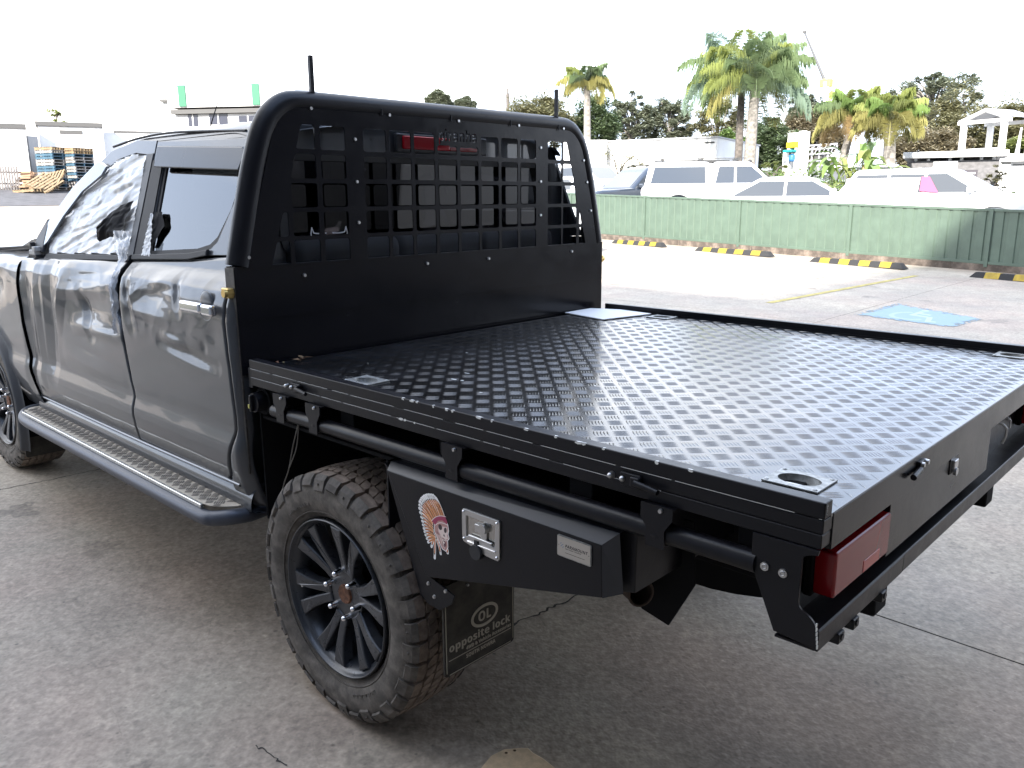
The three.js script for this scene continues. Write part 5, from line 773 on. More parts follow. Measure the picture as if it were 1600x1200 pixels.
const carAt = (u, D) => { const p = at(u, 300, D); return [p.x, landY(p.x, p.z), p.z]; };
// heading: angle of the car's nose, measured as rotation about y (0 = towards +x)
{
  const ute = makeCar('ute', 'white pickup with a canopy and black roof bars parked behind the fence', 'pickup truck', carAt(1142, 25.3), 0.62, whitePaint);
  mesh('roof_rack', [box2(-2.3, 0.3, 1.83, 1.85, 0.55, 0.59), box2(-2.3, 0.3, 1.83, 1.85, -0.59, -0.55), ...[-2.0, -0.9, 0.1].map((x) => box2(x - 0.03, x + 0.03, 1.78, 1.86, -0.62, 0.62))], blackTrim, ute);
  mesh('snorkel', [rod([1.15, 1.0, -0.92], [0.62, 1.78, -0.80], 0.035), new THREE.SphereGeometry(0.06, 12, 8).translate(0.60, 1.80, -0.80)], blackTrim, ute);
  mesh('side_awning', rod([-2.2, 1.80, -0.72], [0.0, 1.80, -0.72], 0.04), blackTrim, ute);
  const suv = makeCar('suv', 'dark blue-grey wagon with roof rails parked nose to the fence beside the white pickup', 'car', carAt(1003, 26.8), -1.93, phys({ color: rgb(0.022, 0.03, 0.045), roughness: 0.35, metalness: 0.2, clearcoat: 1 }));
  mesh('roof_rails', [0.62, -0.62].map((z) => tube([[-1.8, 1.72, z], [-1.6, 1.79, z], [-0.2, 1.79, z], [0.15, 1.72, z]], 0.018, 20, 6)), blackTrim, suv);
  makeCar('sedan', 'white sedan with dark rear glass parked close behind the fence', 'car', carAt(1258, 22.0), 0.28, whitePaint);
  const wrap = makeCar('hatch', 'white hatchback with pink and black side graphics parked behind the fence', 'car', carAt(1468, 20.6), 0.02, whitePaint);
  const gm = printMat(512, 160, (g, w, h) => { const r = rngOf(6); g.fillStyle = '#f2f0f0'; g.fillRect(0, 0, w, h); g.strokeStyle = '#55505e'; g.lineWidth = 8; for (let k = 0; k < 60; k++) { const x = r() * w, y = 70 + r() * 80; g.beginPath(); g.moveTo(x, y); g.quadraticCurveTo(x + 12, y - 16, x + 22, y + 4 - r() * 14); g.stroke(); } }, { roughness: 0.4 });
  const zz = 0.86; mesh('graphic_panel', gridGeo(1, 1, (u, v) => [lerp(-1.75, -0.2, u), lerp(0.99, 1.30, v), zz - (v ? 0.11 : -0.005)]), gm, wrap, { keepUV: true });
  mesh('pink_graphic', quads([[[-0.16, 1.02, zz + 0.006], [0.22, 0.98, zz + 0.012], [-0.02, 1.32, zz - 0.118], [-0.18, 1.32, zz - 0.118]]]), std({ color: rgb(0.3, 0.06, 0.12), roughness: 0.4 }), wrap);
  makeCar('hatch', 'white hatchback parked further back below the hedge', 'car', carAt(1366, 31), -0.55, whitePaint);
  makeCar('sedan', 'white sedan parked behind the fence beyond the headboard', 'car', carAt(905, 29.5), -0.15, whitePaint);
  makeCar('suv', 'white wagon parked in front of the white container', 'car', carAt(925, 36), -0.1, whitePaint);
  const p = at(872, 380, 17.8); makeCar('suv', 'white wagon parked in the yard beyond the truck cab', 'car', [p.x - 2.35, yardY(p.x, p.z), p.z - 0.7], -0.25, whitePaint);
  makeCar('van', 'white delivery van parked by the dark workshop wing', 'van', [12.6, yardY(12.6, -14.2), -14.2], 2.6, whitePaint);
}
// ------------------------------------------------------------ vegetation
const leafMat = (r, g, b) => phys({ color: rgb(r, g, b), roughness: 0.75, transmission: 0.5, thickness: 0, specularIntensity: 0.3 });
const barkGrey = std({ color: rgb(0.19, 0.165, 0.145), roughness: 0.95, map: greyTex(0.6, 1, 0.5), bumpMap: grainTex, bumpScale: 0.01 }), barkPale = std({ color: rgb(0.33, 0.30, 0.265), roughness: 0.95, map: greyTex(0.65, 1, 0.5) });
const greens = { gum: leafMat(0.216, 0.235, 0.157), olive: leafMat(0.235, 0.225, 0.117), dark: leafMat(0.127, 0.177, 0.078), bright: leafMat(0.186, 0.274, 0.078), lime: leafMat(0.274, 0.313, 0.097), gold: leafMat(0.30, 0.28, 0.10), palm: leafMat(0.166, 0.225, 0.108), palmBlue: leafMat(0.196, 0.265, 0.196), straw: leafMat(0.470, 0.352, 0.177), brown: leafMat(0.274, 0.235, 0.147) };
const placeOn = (u, D) => { const p = at(u, 300, D); p.y = landY(p.x, p.z); return p; };
function leafCloud(r, clumps, per, size, flat = 0.7) { // small leaf-sized faces spread through clumps
  const q = []; for (const [cx, cy, cz, cr] of clumps) for (let k = 0; k < per; k++) {
    let x, y, z; do { x = r() * 2 - 1; y = r() * 2 - 1; z = r() * 2 - 1; } while (x * x + y * y + z * z > 1); const f = 0.55 + 0.45 * r();
    const px = cx + x * cr * f * 1.15, py = cy + y * cr * f * flat, pz = cz + z * cr * f * 1.15, a = r() * 6.283, t = (r() - 0.5) * 2.2, s = size * (0.5 + r()), ca = Math.cos(a), sa = Math.sin(a), ct = Math.cos(t), st = Math.sin(t);
    const U = [ca * s, st * s * 0.6, sa * s], W = [-sa * s * 0.42 * ct, ct * s * 0.42 * 0.5 - s * 0.2, ca * s * 0.42 * ct];
    q.push([[px - U[0], py - U[1], pz - U[2]], [px + W[0], py + W[1], pz + W[2]], [px + U[0], py + U[1], pz + U[2]], [px - W[0], py - W[1], pz - W[2]]]);
  } return quads(q);
}
function broadTree(name, label, category, u, D, top, rx, ry, mat, seed, o = {}) { // top: pixel row of the crown top; rx, ry: half sizes of the crown in pixels
  const r = rngOf(seed), b = placeOn(u, D), m = D / FOCAL / Math.cos(PITCH), yTop = at(u, top, D).y - b.y, RX = rx * m, RY = ry * m, cy = yTop - RY;
  const t = thing(name, label, category, [b.x, b.y - 0.1, b.z], r() * 6, o.group), n = o.clumps || 26, cl = [], limbs = [], trunkTop = Math.max(0.3, cy - RY * 0.5), lean = (r() - 0.5) * 0.1;
  for (let k = 0; k < n; k++) { const a = r() * 6.283, el = Math.asin(r() * 1.85 - 0.85), q = 0.55 + 0.42 * r(); cl.push([Math.cos(a) * Math.cos(el) * RX * q, cy + Math.sin(el) * RY * q, Math.sin(a) * Math.cos(el) * RX * q, Math.min(RX, RY * 1.2) * (0.20 + 0.22 * r()) * (o.clump || 1)]); }
  const tr = Math.max(0.06, yTop * 0.022); limbs.push(tube([[0, 0, 0], [lean * yTop * 0.3, trunkTop * 0.5, 0.02], [lean * yTop * 0.6, trunkTop, 0]], tr, 10, 8));
  cl.forEach(([x, y, z], k) => { if (k % (o.limbEvery || 2) === 0) limbs.push(tube([[lean * yTop * 0.55, trunkTop * (0.75 + 0.25 * r()), 0], [x * 0.45, lerp(trunkTop, y, 0.55) + 0.1, z * 0.45], [x, y, z]], tr * 0.34, 8, 5)); });
  mesh('trunk', limbs, o.bark || barkGrey, t);
  mesh('crown', leafCloud(r, cl, o.per || 90, (o.leaf || 0.16) * (D / 60), o.flat || 0.7), mat, t); return t;
}
// queen palm: smooth ringed trunk, drooping feather fronds
function palm(label, u, D, trunkTopV, frondPx, seed, o = {}) {
  const r = rngOf(seed), b = placeOn(u, D), topP = at(o.topU ?? u, trunkTopV, D), H = topP.y - b.y, m = D / FOCAL / Math.cos(PITCH), L = frondPx * m;
  const t = thing('palm_tree', label, 'palm tree', [b.x, b.y - 0.05, b.z], 0, 'queen palms'), dx = topP.x - b.x, dz = topP.z - b.z, R = (o.trunkPx || 10) * m / 2;
  const tp = (k) => [dx * k * k, H * k, dz * k * k]; const rings = []; const nR = Math.round(H / 0.16);
  mesh('trunk', gridGeo(14, nR * 2, (a, v) => { const [x, y, z] = tp(v), rr = R * (1.12 - 0.3 * v) * (1 + 0.035 * Math.sin(v * nR * 6.283)), an = a * 6.2832; return [x + Math.cos(an) * rr, y, z + Math.sin(an) * rr]; }), o.bark || barkPale, t);
  const C = tp(1); mesh('leaf_bases', [0, 1, 2, 3, 4, 5, 6].map((k) => { const a = k * 0.9 + r(); return rod([C[0], C[1] - 0.5, C[2]], [C[0] + Math.cos(a) * L * 0.12, C[1] + L * (0.12 + 0.10 * r()), C[2] + Math.sin(a) * L * 0.12], R * 0.55, R * 0.16, 7); }), std({ color: rgb(0.20, 0.20, 0.10), roughness: 0.9 }), t);
  const n = Math.round((o.fronds || 17) * 1.45);
  for (let k = 0; k < n; k++) {
    const low = k / n, az = k * 2.39996 + r() * 0.4, up = lerp(1.3, -0.05, low ** 1.1) + (r() - 0.5) * 0.2, len = L * (0.85 + 0.3 * r()) * lerp(0.8, 1.08, low), droop = lerp(0.6, 1.0, low) * (0.85 + 0.3 * r());
    const pts = []; let x = 0, y = 0, e = up; const st = 12; for (let i = 0; i <= st; i++) { pts.push([x, y]); e -= droop * 1.5 / st * (0.6 + i / st); x += Math.cos(e) * len / st; y += Math.sin(e) * len / st; }
    const ca = Math.cos(az), sa = Math.sin(az), W = (s, h, l) => [C[0] + ca * s - sa * l, C[1] + h, C[2] + sa * s + ca * l], q = [];
    for (let i = 0; i < st; i++) { const [x0, y0] = pts[i], [x1, y1] = pts[i + 1], w = 0.022 * (1 - i / st) + 0.006; q.push([W(x0, y0, -w), W(x0, y0, w), W(x1, y1, w), W(x1, y1, -w)]);
      const per = 9; for (let g = 0; g < per; g++) for (const s of [1, -1]) { const f = (g + r()) / per, xx = lerp(x0, x1, f), yy = lerp(y0, y1, f), ti = (i + f) / st; if (ti < 0.1) continue; const ll = L * 0.34 * Math.sin(Math.PI * (0.12 + 0.80 * ti)) * (0.7 + 0.6 * r()), lift = (r() - 0.35) * 0.7, dr = 0.45 + 0.5 * r(), wd = 0.014 + 0.010 * r();
        const p0 = W(xx, yy, 0), p1 = W(xx + ll * 0.30, yy + ll * 0.42 * lift, s * ll * 0.50), p2 = W(xx + ll * 0.42, yy + ll * (0.42 * lift - dr), s * ll * 0.74); q.push([p0, [p1[0] + ca * wd, p1[1] + wd, p1[2] + sa * wd], [p1[0] - ca * wd, p1[1] - wd, p1[2] - sa * wd]], [[p1[0] + ca * wd, p1[1] + wd, p1[2] + sa * wd], p2, [p1[0] - ca * wd, p1[1] - wd, p1[2] - sa * wd]]); } }
    const mats = o.mats || ['palm', 'palm', 'palmBlue', 'lime'], mk = low > (o.goldFrom ?? 0.8) ? (r() < 0.75 ? 'gold' : 'straw') : mats[(r() * mats.length) | 0]; mesh('frond', quads(q), greens[mk], t);
  }
  return t;
}
palm('lone queen palm with yellowing skirt beyond the headboard, before the gum trees', 917, 44, 128, 42, 101, { trunkPx: 11, goldFrom: 0.58, fronds: 15 });
palm('tall queen palm with the darker slim trunk of the twin pair', 1151, 40, 118, 92, 102, { topU: 1160, trunkPx: 11, bark: barkGrey, fronds: 20, goldFrom: 2 });
palm('tall queen palm with the pale thick trunk of the twin pair', 1168, 38.5, 126, 86, 103, { topU: 1181, trunkPx: 16, fronds: 20, goldFrom: 0.9 });
palm('short queen palm with golden drooping fronds behind the banana-leaf plant', 1308, 34, 178, 60, 104, { topU: 1338, trunkPx: 12, fronds: 18, goldFrom: 0.55, mats: ['bright', 'lime', 'palm'] });
palm('short queen palm with lime fronds and thick pale trunk beside the sign wall', 1386, 33, 184, 56, 105, { topU: 1391, trunkPx: 17, fronds: 18, goldFrom: 0.5, mats: ['lime', 'bright', 'lime'] });
{ // giant strelitzia clump
  const r = rngOf(55), b = placeOn(1332, 30), t = thing('giant_strelitzia', 'clump of broad paddle-shaped leaves in front of the short palms', 'plant', [b.x, b.y, b.z]);
  mesh('stems', [0, 1, 2, 3].map((k) => rod([0.2 * k - 0.3, 0, 0.1 * (k % 2)], [0.22 * k - 0.35, 0.9 + 0.2 * k, 0], 0.09, 0.06, 8)), std({ color: rgb(0.32, 0.22, 0.12), roughness: 0.9 }), t);
  for (let k = 0; k < 60; k++) {
    const az = r() * 6.283, up = 0.35 + r() * 1.15, st = 0.4 + r() * 0.9, L = 0.6 + r() * 0.45, w = 0.10 + r() * 0.07, ca = Math.cos(az), sa = Math.sin(az), ox = (r() - 0.5) * 1.2, oy = 0.1 + r() * 0.7;
    const ctr = (f) => { const e = up - 1.1 * f * f; return [Math.cos(up) * st + Math.cos(e) * L * f, oy + Math.sin(up) * st + Math.sin(e) * L * f]; };
    const g = gridGeo(4, 10, (u, v) => { const [x, y] = ctr(v), q = u * 2 - 1, wd = w * Math.pow(Math.sin(Math.PI * clamp(0.06 + 0.92 * v)), 0.7), l = q * wd; return [ox + ca * x - sa * l, y + Math.abs(q) * wd * 0.35, sa * x + ca * l]; });
    const petiole = rod([ox, oy, 0], [ox + ca * ctr(0)[0], ctr(0)[1], sa * ctr(0)[0]], 0.022, 0.014, 5); mesh('leaf', [g, petiole], greens[['bright', 'dark', 'lime', 'bright'][k % 4]], t);
  }
}
function hedge(label, u0, u1, D, vTop, depth, mat, seed, D2 = D) {
  const a = placeOn(u0, D), b = placeOn(u1, D2), h = at((u0 + u1) / 2, vTop, (D + D2) / 2).y - (a.y + b.y) / 2, L = Math.hypot(b.x - a.x, b.z - a.z), r = rngOf(seed), t = thing('hedge', label, 'hedge', [(a.x + b.x) / 2, (a.y + b.y) / 2, (a.z + b.z) / 2], -Math.atan2(b.z - a.z, b.x - a.x), 'hedges above the car park');
  const cl = []; for (let x = -L / 2; x <= L / 2; x += 0.32) for (let y = 0.2; y < h - 0.1; y += 0.34) cl.push([x + (r() - 0.5) * 0.2, y + (r() - 0.5) * 0.12, (r() - 0.5) * depth, 0.30]);
  const tw = []; for (let x = -L / 2 + 0.2; x < L / 2; x += 0.35) tw.push(rod([x, 0, 0], [x + (r() - 0.5) * 0.3, h * 0.85, (r() - 0.5) * depth * 0.5], 0.02, 0.008, 5)); mesh('stems', tw, barkGrey, t);
  mesh('foliage', leafCloud(r, cl, 70, 0.085, 0.9), mat, t);
}
hedge('clipped low hedge behind the white sedan', 1250, 1330, 29, 271, 0.7, greens.dark, 61);
hedge('taller rough hedge before the strelitzia leaves', 1195, 1300, 30.5, 262, 0.9, greens.bright, 62);
hedge('low hedge at the foot of the sign wall', 1395, 1535, 33, 281, 0.8, greens.dark, 63);
hedge('dense dark bush hedge beside the small white hut', 1556, 1640, 27, 290, 1.6, greens.dark, 64);
broadTree('shrub', 'spindly climbing shrub on the white container wall', 'shrub', 965, 41, 214, 34, 34, greens.olive, 71, { per: 34, clumps: 22, leaf: 0.12, group: 'shrubs by the white shed' });
broadTree('shrub', 'round olive bush at the foot of the white shed', 'shrub', 1000, 38, 246, 19, 17, greens.olive, 72, { per: 80, clumps: 16, leaf: 0.1, group: 'shrubs by the white shed' });
broadTree('shrub', 'lime green shrub beside the coloured play tower', 'shrub', 1205, 33, 248, 26, 15, greens.lime, 73, { per: 70, clumps: 18, leaf: 0.1 });
broadTree('shrub', 'spiky dark cycad beside the sign wall', 'shrub', 1402, 33.5, 262, 14, 14, greens.dark, 74, { per: 60, clumps: 12, leaf: 0.16 });
broadTree('shrub', 'ragged bush at the end of the sign wall', 'shrub', 1552, 32, 248, 14, 24, greens.olive, 75, { per: 60, clumps: 18, leaf: 0.1 });
[['small round tree top showing over the headboard hoop', 690, 120, 141, 18, 16, 'gum'], ['low tree line crown left of the thin mast', 730, 125, 152, 16, 14, 'gum'], ['broad olive tree behind the headboard corner', 838, 72, 148, 52, 40, 'olive'], ['dark tree behind the lone palm', 925, 74, 150, 42, 48, 'dark'], ['open feathery gum tree next right of the lone palm', 985, 82, 142, 36, 42, 'gum', 1], ['open feathery gum with thin trunks above the white shed', 1042, 84, 152, 40, 34, 'gum', 1], ['olive gum tree behind the twin palms', 1118, 80, 147, 38, 48, 'olive', 1], ['dense green tree at the end of the white shed', 1138, 52, 196, 26, 36, 'bright'], ['dark green tree between the twin palms and play tower', 1208, 58, 176, 40, 46, 'dark'], ['brownish tree behind the play tower', 1262, 68, 160, 42, 46, 'brown'], ['sparse pale gum reaching up between crane and tree', 1256, 95, 146, 34, 26, 'gum', 1], ['tall feathery gum crown above the short palms', 1445, 92, 108, 56, 34, 'gum', 1], ['big rounded olive tree behind the white gazebo', 1505, 70, 138, 62, 56, 'olive'], ['brown leafed tree mass behind the sign wall', 1440, 62, 196, 52, 34, 'brown'], ['dark tree mass right of the gazebo', 1572, 68, 162, 40, 48, 'olive'], ['grey blue gum beyond the white pole', 1606, 85, 145, 30, 44, 'gum', 1], ['lime green tree behind the small white hut', 1592, 52, 208, 26, 28, 'lime']]
  .forEach(([l, u, D, top, rx, ry, c, open], k) => broadTree('gum_tree', l, 'tree', u, D, top, rx, ry, greens[c], 200 + k, { per: open ? 110 : 340, clumps: open ? 84 : 60, clump: open ? 0.62 : 1.05, leaf: 0.16, bark: open ? barkPale : barkGrey, group: 'trees beyond the car park', flat: open ? 0.85 : 0.85 }));
broadTree('gum_tree', 'small pale tree top rising over the white garage wall', 'tree', 101, 62, 166, 12, 14, greens.lime, 240, { per: 50, clumps: 14, leaf: 0.12 });
broadTree('gum_tree', 'wispy bare-topped far tree over the middle of the hoop', 'tree', 795, 110, 130, 4, 9, greens.gum, 241, { per: 10, clumps: 9, leaf: 0.06 });

// ------------------------------------------------------------ far buildings and structures
const whiteWall = std({ color: rgb(0.74, 0.73, 0.71), roughness: 0.8, map: greyTex(0.92, 1, 4) }), capGrey = std({ color: rgb(0.07, 0.068, 0.066), roughness: 0.8 }), darkPane = phys({ color: rgb(0.03, 0.032, 0.045), roughness: 0.08 });
function facade(name, label, u0, u1, D0, D1, vTop, depth) { // a wall standing on the land between two directions; returns its group (x along the wall, +z towards the yard) and size
  const a = placeOn(u0, D0), b = placeOn(u1, D1), L = Math.hypot(b.x - a.x, b.z - a.z), y0 = Math.min(a.y, b.y) - 0.15, H = at((u0 + u1) / 2, vTop, (D0 + D1) / 2).y - y0;
  const t = thing(name, label, 'building', [a.x, y0, a.z], -Math.atan2(b.z - a.z, b.x - a.x)); t.userData.category = name.includes('wall') ? 'wall' : 'building'; return { t, L, H, px: (u) => (u - u0) / (u1 - u0) * L, y: (v, u = (u0 + u1) / 2) => at(u, v, lerp(D0, D1, (u - u0) / (u1 - u0))).y - y0, depth };
}
{ // left: garages, pallets, warehouse
  const g1 = facade('garage_building', 'white rendered garage with grey capping behind the picket fence', -60, 52, 47, 47, 200, 6); mesh('wall', box2(0, g1.L, 0, g1.H, -6, 0), whiteWall, g1.t); mesh('capping', box2(-0.05, g1.L + 0.05, g1.H, g1.H + 0.22, -6.1, 0.08), capGrey, g1.t);
  const g2 = facade('garage_building', 'white garage with grey capping and a slot vent behind the pallet stack', 72, 170, 48, 48, 198, 6); mesh('wall', box2(0, g2.L, 0, g2.H, -6, 0), whiteWall, g2.t); mesh('capping', box2(-0.1, g2.L + 0.05, g2.H, g2.H + 0.2, -6.1, 0.12), capGrey, g2.t); mesh('slot_vent', box2(g2.px(104), g2.px(139), g2.y(210), g2.y(204), 0.0, 0.03), capGrey, g2.t);
  const gp = facade('pier_wall', 'grey rendered pier between the two white garages', 55, 70, 47.4, 47.8, 213, 1); mesh('wall', box2(0, gp.L, 0, gp.H, -3, 0), std({ color: rgb(0.3, 0.3, 0.3), roughness: 0.9 }), gp.t);
  const g3 = facade('garage_building', 'lower white outbuilding between garage and cab roof', 171, 262, 49, 49, 208, 6); mesh('wall', box2(0, g3.L, 0, g3.H, -6, 0), whiteWall, g3.t); mesh('capping', box2(0.5, g3.L, g3.H, g3.H + 0.1, -6, 0.05), capGrey, g3.t);
  const w = facade('warehouse_building', 'large white warehouse with green fascia bars and dark windows behind the cab', 285, 470, 66, 62, 137, 20); const W = w;
  mesh('wall', box2(0, W.L, 0, W.y(178), -20, 0), whiteWall, w.t); mesh('fascia', box2(-0.2, W.L + 0.2, W.y(169, 330), W.H, -20, 0.5), whiteWall, w.t); mesh('eaves', box2(-0.1, W.L, W.y(178, 360), W.y(172, 330), -2, 0.42), capGrey, w.t);
  for (const [u, k] of [[299, 0], [411, 1]]) mesh('green_bar', box2(W.px(u), W.px(u + 11), W.y(168, 340) + 0.02, W.H + 0.12, 0.502, 0.6), std({ color: rgb(0.012, 0.11, 0.055), roughness: 0.6 }), w.t);
  for (const [a, b, v0, v1] of [[305, 320, 198, 177], [338, 366, 195, 177], [383, 412, 196, 182], [425, 450, 198, 184]]) { const f = mesh('window', box2(W.px(a), W.px(b), W.y(v0, a), W.y(v1, a), 0.002, 0.05), darkPane, w.t); mesh('window_mullion', box2((W.px(a) + W.px(b)) / 2 - 0.04, (W.px(a) + W.px(b)) / 2 + 0.04, W.y(v0, a), W.y(v1, a), 0.05, 0.09), whiteWall, f); }
  const w2 = facade('warehouse_building', 'tall plain white warehouse wall rising behind the garages', -40, 290, 85, 75, 112, 20); mesh('wall', box2(0, w2.L, 0, w2.H, -20, 0), whiteWall, w2.t); mesh('roof_vent', box2(w2.px(267), w2.px(293), w2.y(160, 280), w2.y(156, 280), 0.002, 0.4), capGrey, w2.t);
  // picket fence
  const p0 = placeOn(-40, 46), p1 = placeOn(33, 46), ph = at(10, 258, 46).y - p0.y, L = Math.hypot(p1.x - p0.x, p1.z - p0.z), pf = thing('picket_fence', 'weathered grey timber picket fence before the white garage', 'fence', [p0.x, p0.y - 0.05, p0.z], -Math.atan2(p1.z - p0.z, p1.x - p0.x)), pm = std({ color: rgb(0.28, 0.25, 0.235), roughness: 0.95, map: greyTex(0.6, 1, 0.4) }), r = rngOf(90);
  for (let k = 0; k < 17; k++) { const x = (k + 0.5) / 17 * L; mesh('picket', box(L / 17 - 0.035, ph + (r() - 0.5) * 0.06, 0.02, x, ph / 2, 0.02 * (r() - 0.5)), pm, pf); } mesh('rail', box2(0, L, ph * 0.25, ph * 0.32, -0.06, -0.02), pm, pf); mesh('rail', box2(0, L, ph * 0.72, ph * 0.79, -0.06, -0.02), pm, pf);
  // pallets
  const tan = std({ color: rgb(0.30, 0.215, 0.125), roughness: 0.9, map: greyTex(0.7, 1, 0.5) }), blue = std({ color: rgb(0.05, 0.12, 0.18), roughness: 0.8, map: greyTex(0.7, 1, 0.5) }), wht = std({ color: rgb(0.34, 0.32, 0.30), roughness: 0.85, map: greyTex(0.7, 1, 0.5) });
  const pal = (m, label, pos, rot, grp) => { const t = thing('pallet', label, 'pallet', pos, 0, grp); t.rotation.set(...rot); for (let k = 0; k < 7; k++) mesh('board', box(0.10, 0.02, 1.16, -0.53 + k * 0.177, 0.128, 0), m, t); for (const z of [-0.53, 0, 0.53]) mesh('stringer', box(1.16, 0.098, 0.06, 0, 0.068, z), m, t); for (const x of [-0.5, 0, 0.5]) mesh('board', box(0.12, 0.018, 1.16, x, 0.009, 0), m, t); return t; };
  const tones = ['blue', 'white', 'brown'], mt = { blue, white: wht, brown: tan };
  for (const [ci, u] of [[0, 92], [1, 124]]) { const b = placeOn(u, 46.2); for (let k = 0; k < 14; k++) { const c = ci === 0 ? ['white', 'blue', 'white', 'blue', 'white', 'white', 'blue', 'blue', 'white', 'white', 'blue', 'blue', 'white', 'brown'][k] : ['brown', 'white', 'white', 'blue', 'white', 'blue', 'white', 'white', 'blue', 'white', 'white', 'blue', 'brown', 'brown'][k]; pal(mt[c], `${c} timber pallet in the ${ci ? 'stack nearer the cab' : 'stack beside the grey pier'}`, [b.x, b.y + k * 0.142, b.z], [0, 0.35 + (r() - 0.5) * 0.08, 0], 'stacked pallets by the garage'); } }
  const l1 = placeOn(72, 44.5), l2 = placeOn(84, 44.9), l3 = placeOn(52, 44.3); pal(tan, 'tan pallet leaning at a slant on the pallet stack', [l1.x, l1.y + 0.35, l1.z], [0.5, 0.3, -0.55]); pal(tan, 'tan pallet propped upright against the stack behind the slanting one', [l2.x, l2.y + 0.45, l2.z], [0.9, 0.5, -0.3]); pal(tan, 'tan pallet lying flat on the ground before the others', [l3.x, l3.y, l3.z], [0, 0.5, 0.06]);
  const so = thing('firewood_heap', 'low brown heap of timber scraps beside the picket fence', 'timber heap', [placeOn(45, 46).x, placeOn(45, 46).y, placeOn(45, 46).z]); for (let k = 0; k < 16; k++) mesh('scrap', box(0.9 + r() * 0.5, 0.09, 0.14, (r() - 0.5) * 0.8, 0.06 + 0.05 * k, (r() - 0.5) * 0.6).rotateY(r() * 0.5), std({ color: rgb(0.22, 0.14, 0.09), roughness: 1 }), so);
}
{ // right: shed, container, play tower, sign wall, gazebo, hut, mast, crane
  const sh = facade('shed_building', 'long low white shed behind the parked cars', 946, 1117, 44, 42, 219, 8); mesh('wall', box2(0, sh.L, 0, sh.H, -8, 0), whiteWall, sh.t); mesh('roof_edge', box2(-0.05, sh.L + 0.05, sh.H, sh.H + 0.07, -8.1, 0.1), std({ color: rgb(0.35, 0.35, 0.35), roughness: 0.8 }), sh.t); mesh('wall_plate', box2(sh.px(1098), sh.px(1113), sh.y(224, 1105), sh.y(221.5, 1105), 0.005, 0.03), capGrey, sh.t);
  const co = facade('shipping_container', 'white shipping container beside the shed', 880, 947, 43, 43, 219, 2.4); mesh('shell', box2(0, co.L, 0, co.H, -2.4, 0), whiteWall, co.t); co.t.userData.category = 'container'; for (const [u, w] of [[908, 0.03], [924, 0.04], [944, 0.03]]) mesh('door_bar', box2(co.px(u), co.px(u) + w, 0.1, co.H - 0.05, 0.002, 0.03), std({ color: rgb(0.5, 0.5, 0.5), roughness: 0.6 }), co.t); for (const v of [226, 242]) mesh('rail', box2(0, co.L, co.y(v), co.y(v) + 0.03, 0.002, 0.03), std({ color: rgb(0.5, 0.5, 0.5), roughness: 0.6 }), co.t);
  const sw = facade('sign_wall', 'grey stone-faced wall with a flat white roof carrying two signs', 1413, 1556, 35, 35, 251, 4), gs = std({ color: rgb(0.17, 0.165, 0.17), roughness: 0.85, map: greyTex(0.75, 1, 0.5), bumpMap: grainTex, bumpScale: 0.004 });
  mesh('wall', box2(0, sw.L, 0, sw.H, -4, 0), gs, sw.t); mesh('roof_slab', box2(-0.15, sw.L + 0.25, sw.y(246.5), sw.y(237), -4.4, 0.35, 0.02), whiteWall, sw.t); for (const u of [1424, 1444, 1478, 1496, 1526, 1545]) mesh('roof_pillar', box2(sw.px(u), sw.px(u + 5), sw.H, sw.y(246.5), -0.3, -0.05), whiteWall, sw.t); mesh('rear_wall', box2(0, sw.L, sw.H, sw.y(246.5), -4, -3.9), capGrey, sw.t);
  mesh('blank_panel', box2(sw.px(1455), sw.px(1493), sw.y(264), sw.y(251.5), 0.005, 0.05), whiteWall, sw.t);
  const pt = (w, h, f) => printMat(w, h, f, { roughness: 0.6 });
  const bs = mesh('blue_sign', box2(sw.px(1424), sw.px(1458), sw.y(280), sw.y(265), 0.003, 0.05), std({ color: rgb(0.08, 0.10, 0.24), roughness: 0.6 }), sw.t); const bw = sw.px(1458) - sw.px(1424), bh = sw.y(265) - sw.y(280);
  mesh('sign_print', new THREE.PlaneGeometry(bw, bh).translate((sw.px(1424) + sw.px(1458)) / 2, (sw.y(265) + sw.y(280)) / 2, 0.055), pt(256, 120, (g, w, h) => { g.fillStyle = '#4c5596'; g.fillRect(0, 0, w, h); g.fillStyle = '#dfe6f8'; for (let k = 0; k < 5; k++) g.fillRect(64 + k * 26, 14 + (k % 2) * 5, 18, 22); g.fillStyle = '#ffffff'; g.beginPath(); g.moveTo(30, 116); g.lineTo(60, 70); g.lineTo(70, 46); g.lineTo(180, 46); g.lineTo(200, 84); g.lineTo(214, 116); g.fill(); }), bs, { keepUV: true });
  const ks = mesh('black_sign', box2(sw.px(1477), sw.px(1525), sw.y(281), sw.y(266), 0.003, 0.05), std({ color: rgb(0.03, 0.03, 0.03), roughness: 0.6 }), sw.t); const kw = sw.px(1525) - sw.px(1477), kh = sw.y(266) - sw.y(281);
  mesh('sign_print', new THREE.PlaneGeometry(kw, kh).translate((sw.px(1477) + sw.px(1525)) / 2, (sw.y(266) + sw.y(281)) / 2, 0.055), pt(384, 120, (g, w, h) => { g.fillStyle = '#2f2b33'; g.fillRect(0, 0, w, h); g.fillStyle = '#fff'; g.fillRect(40, 26, 180, 26); g.fillRect(214, 32, 140, 18); g.fillRect(120, 62, 150, 8); g.fillRect(134, 78, 120, 8); g.fillRect(130, 96, 116, 8); }), ks, { keepUV: true });
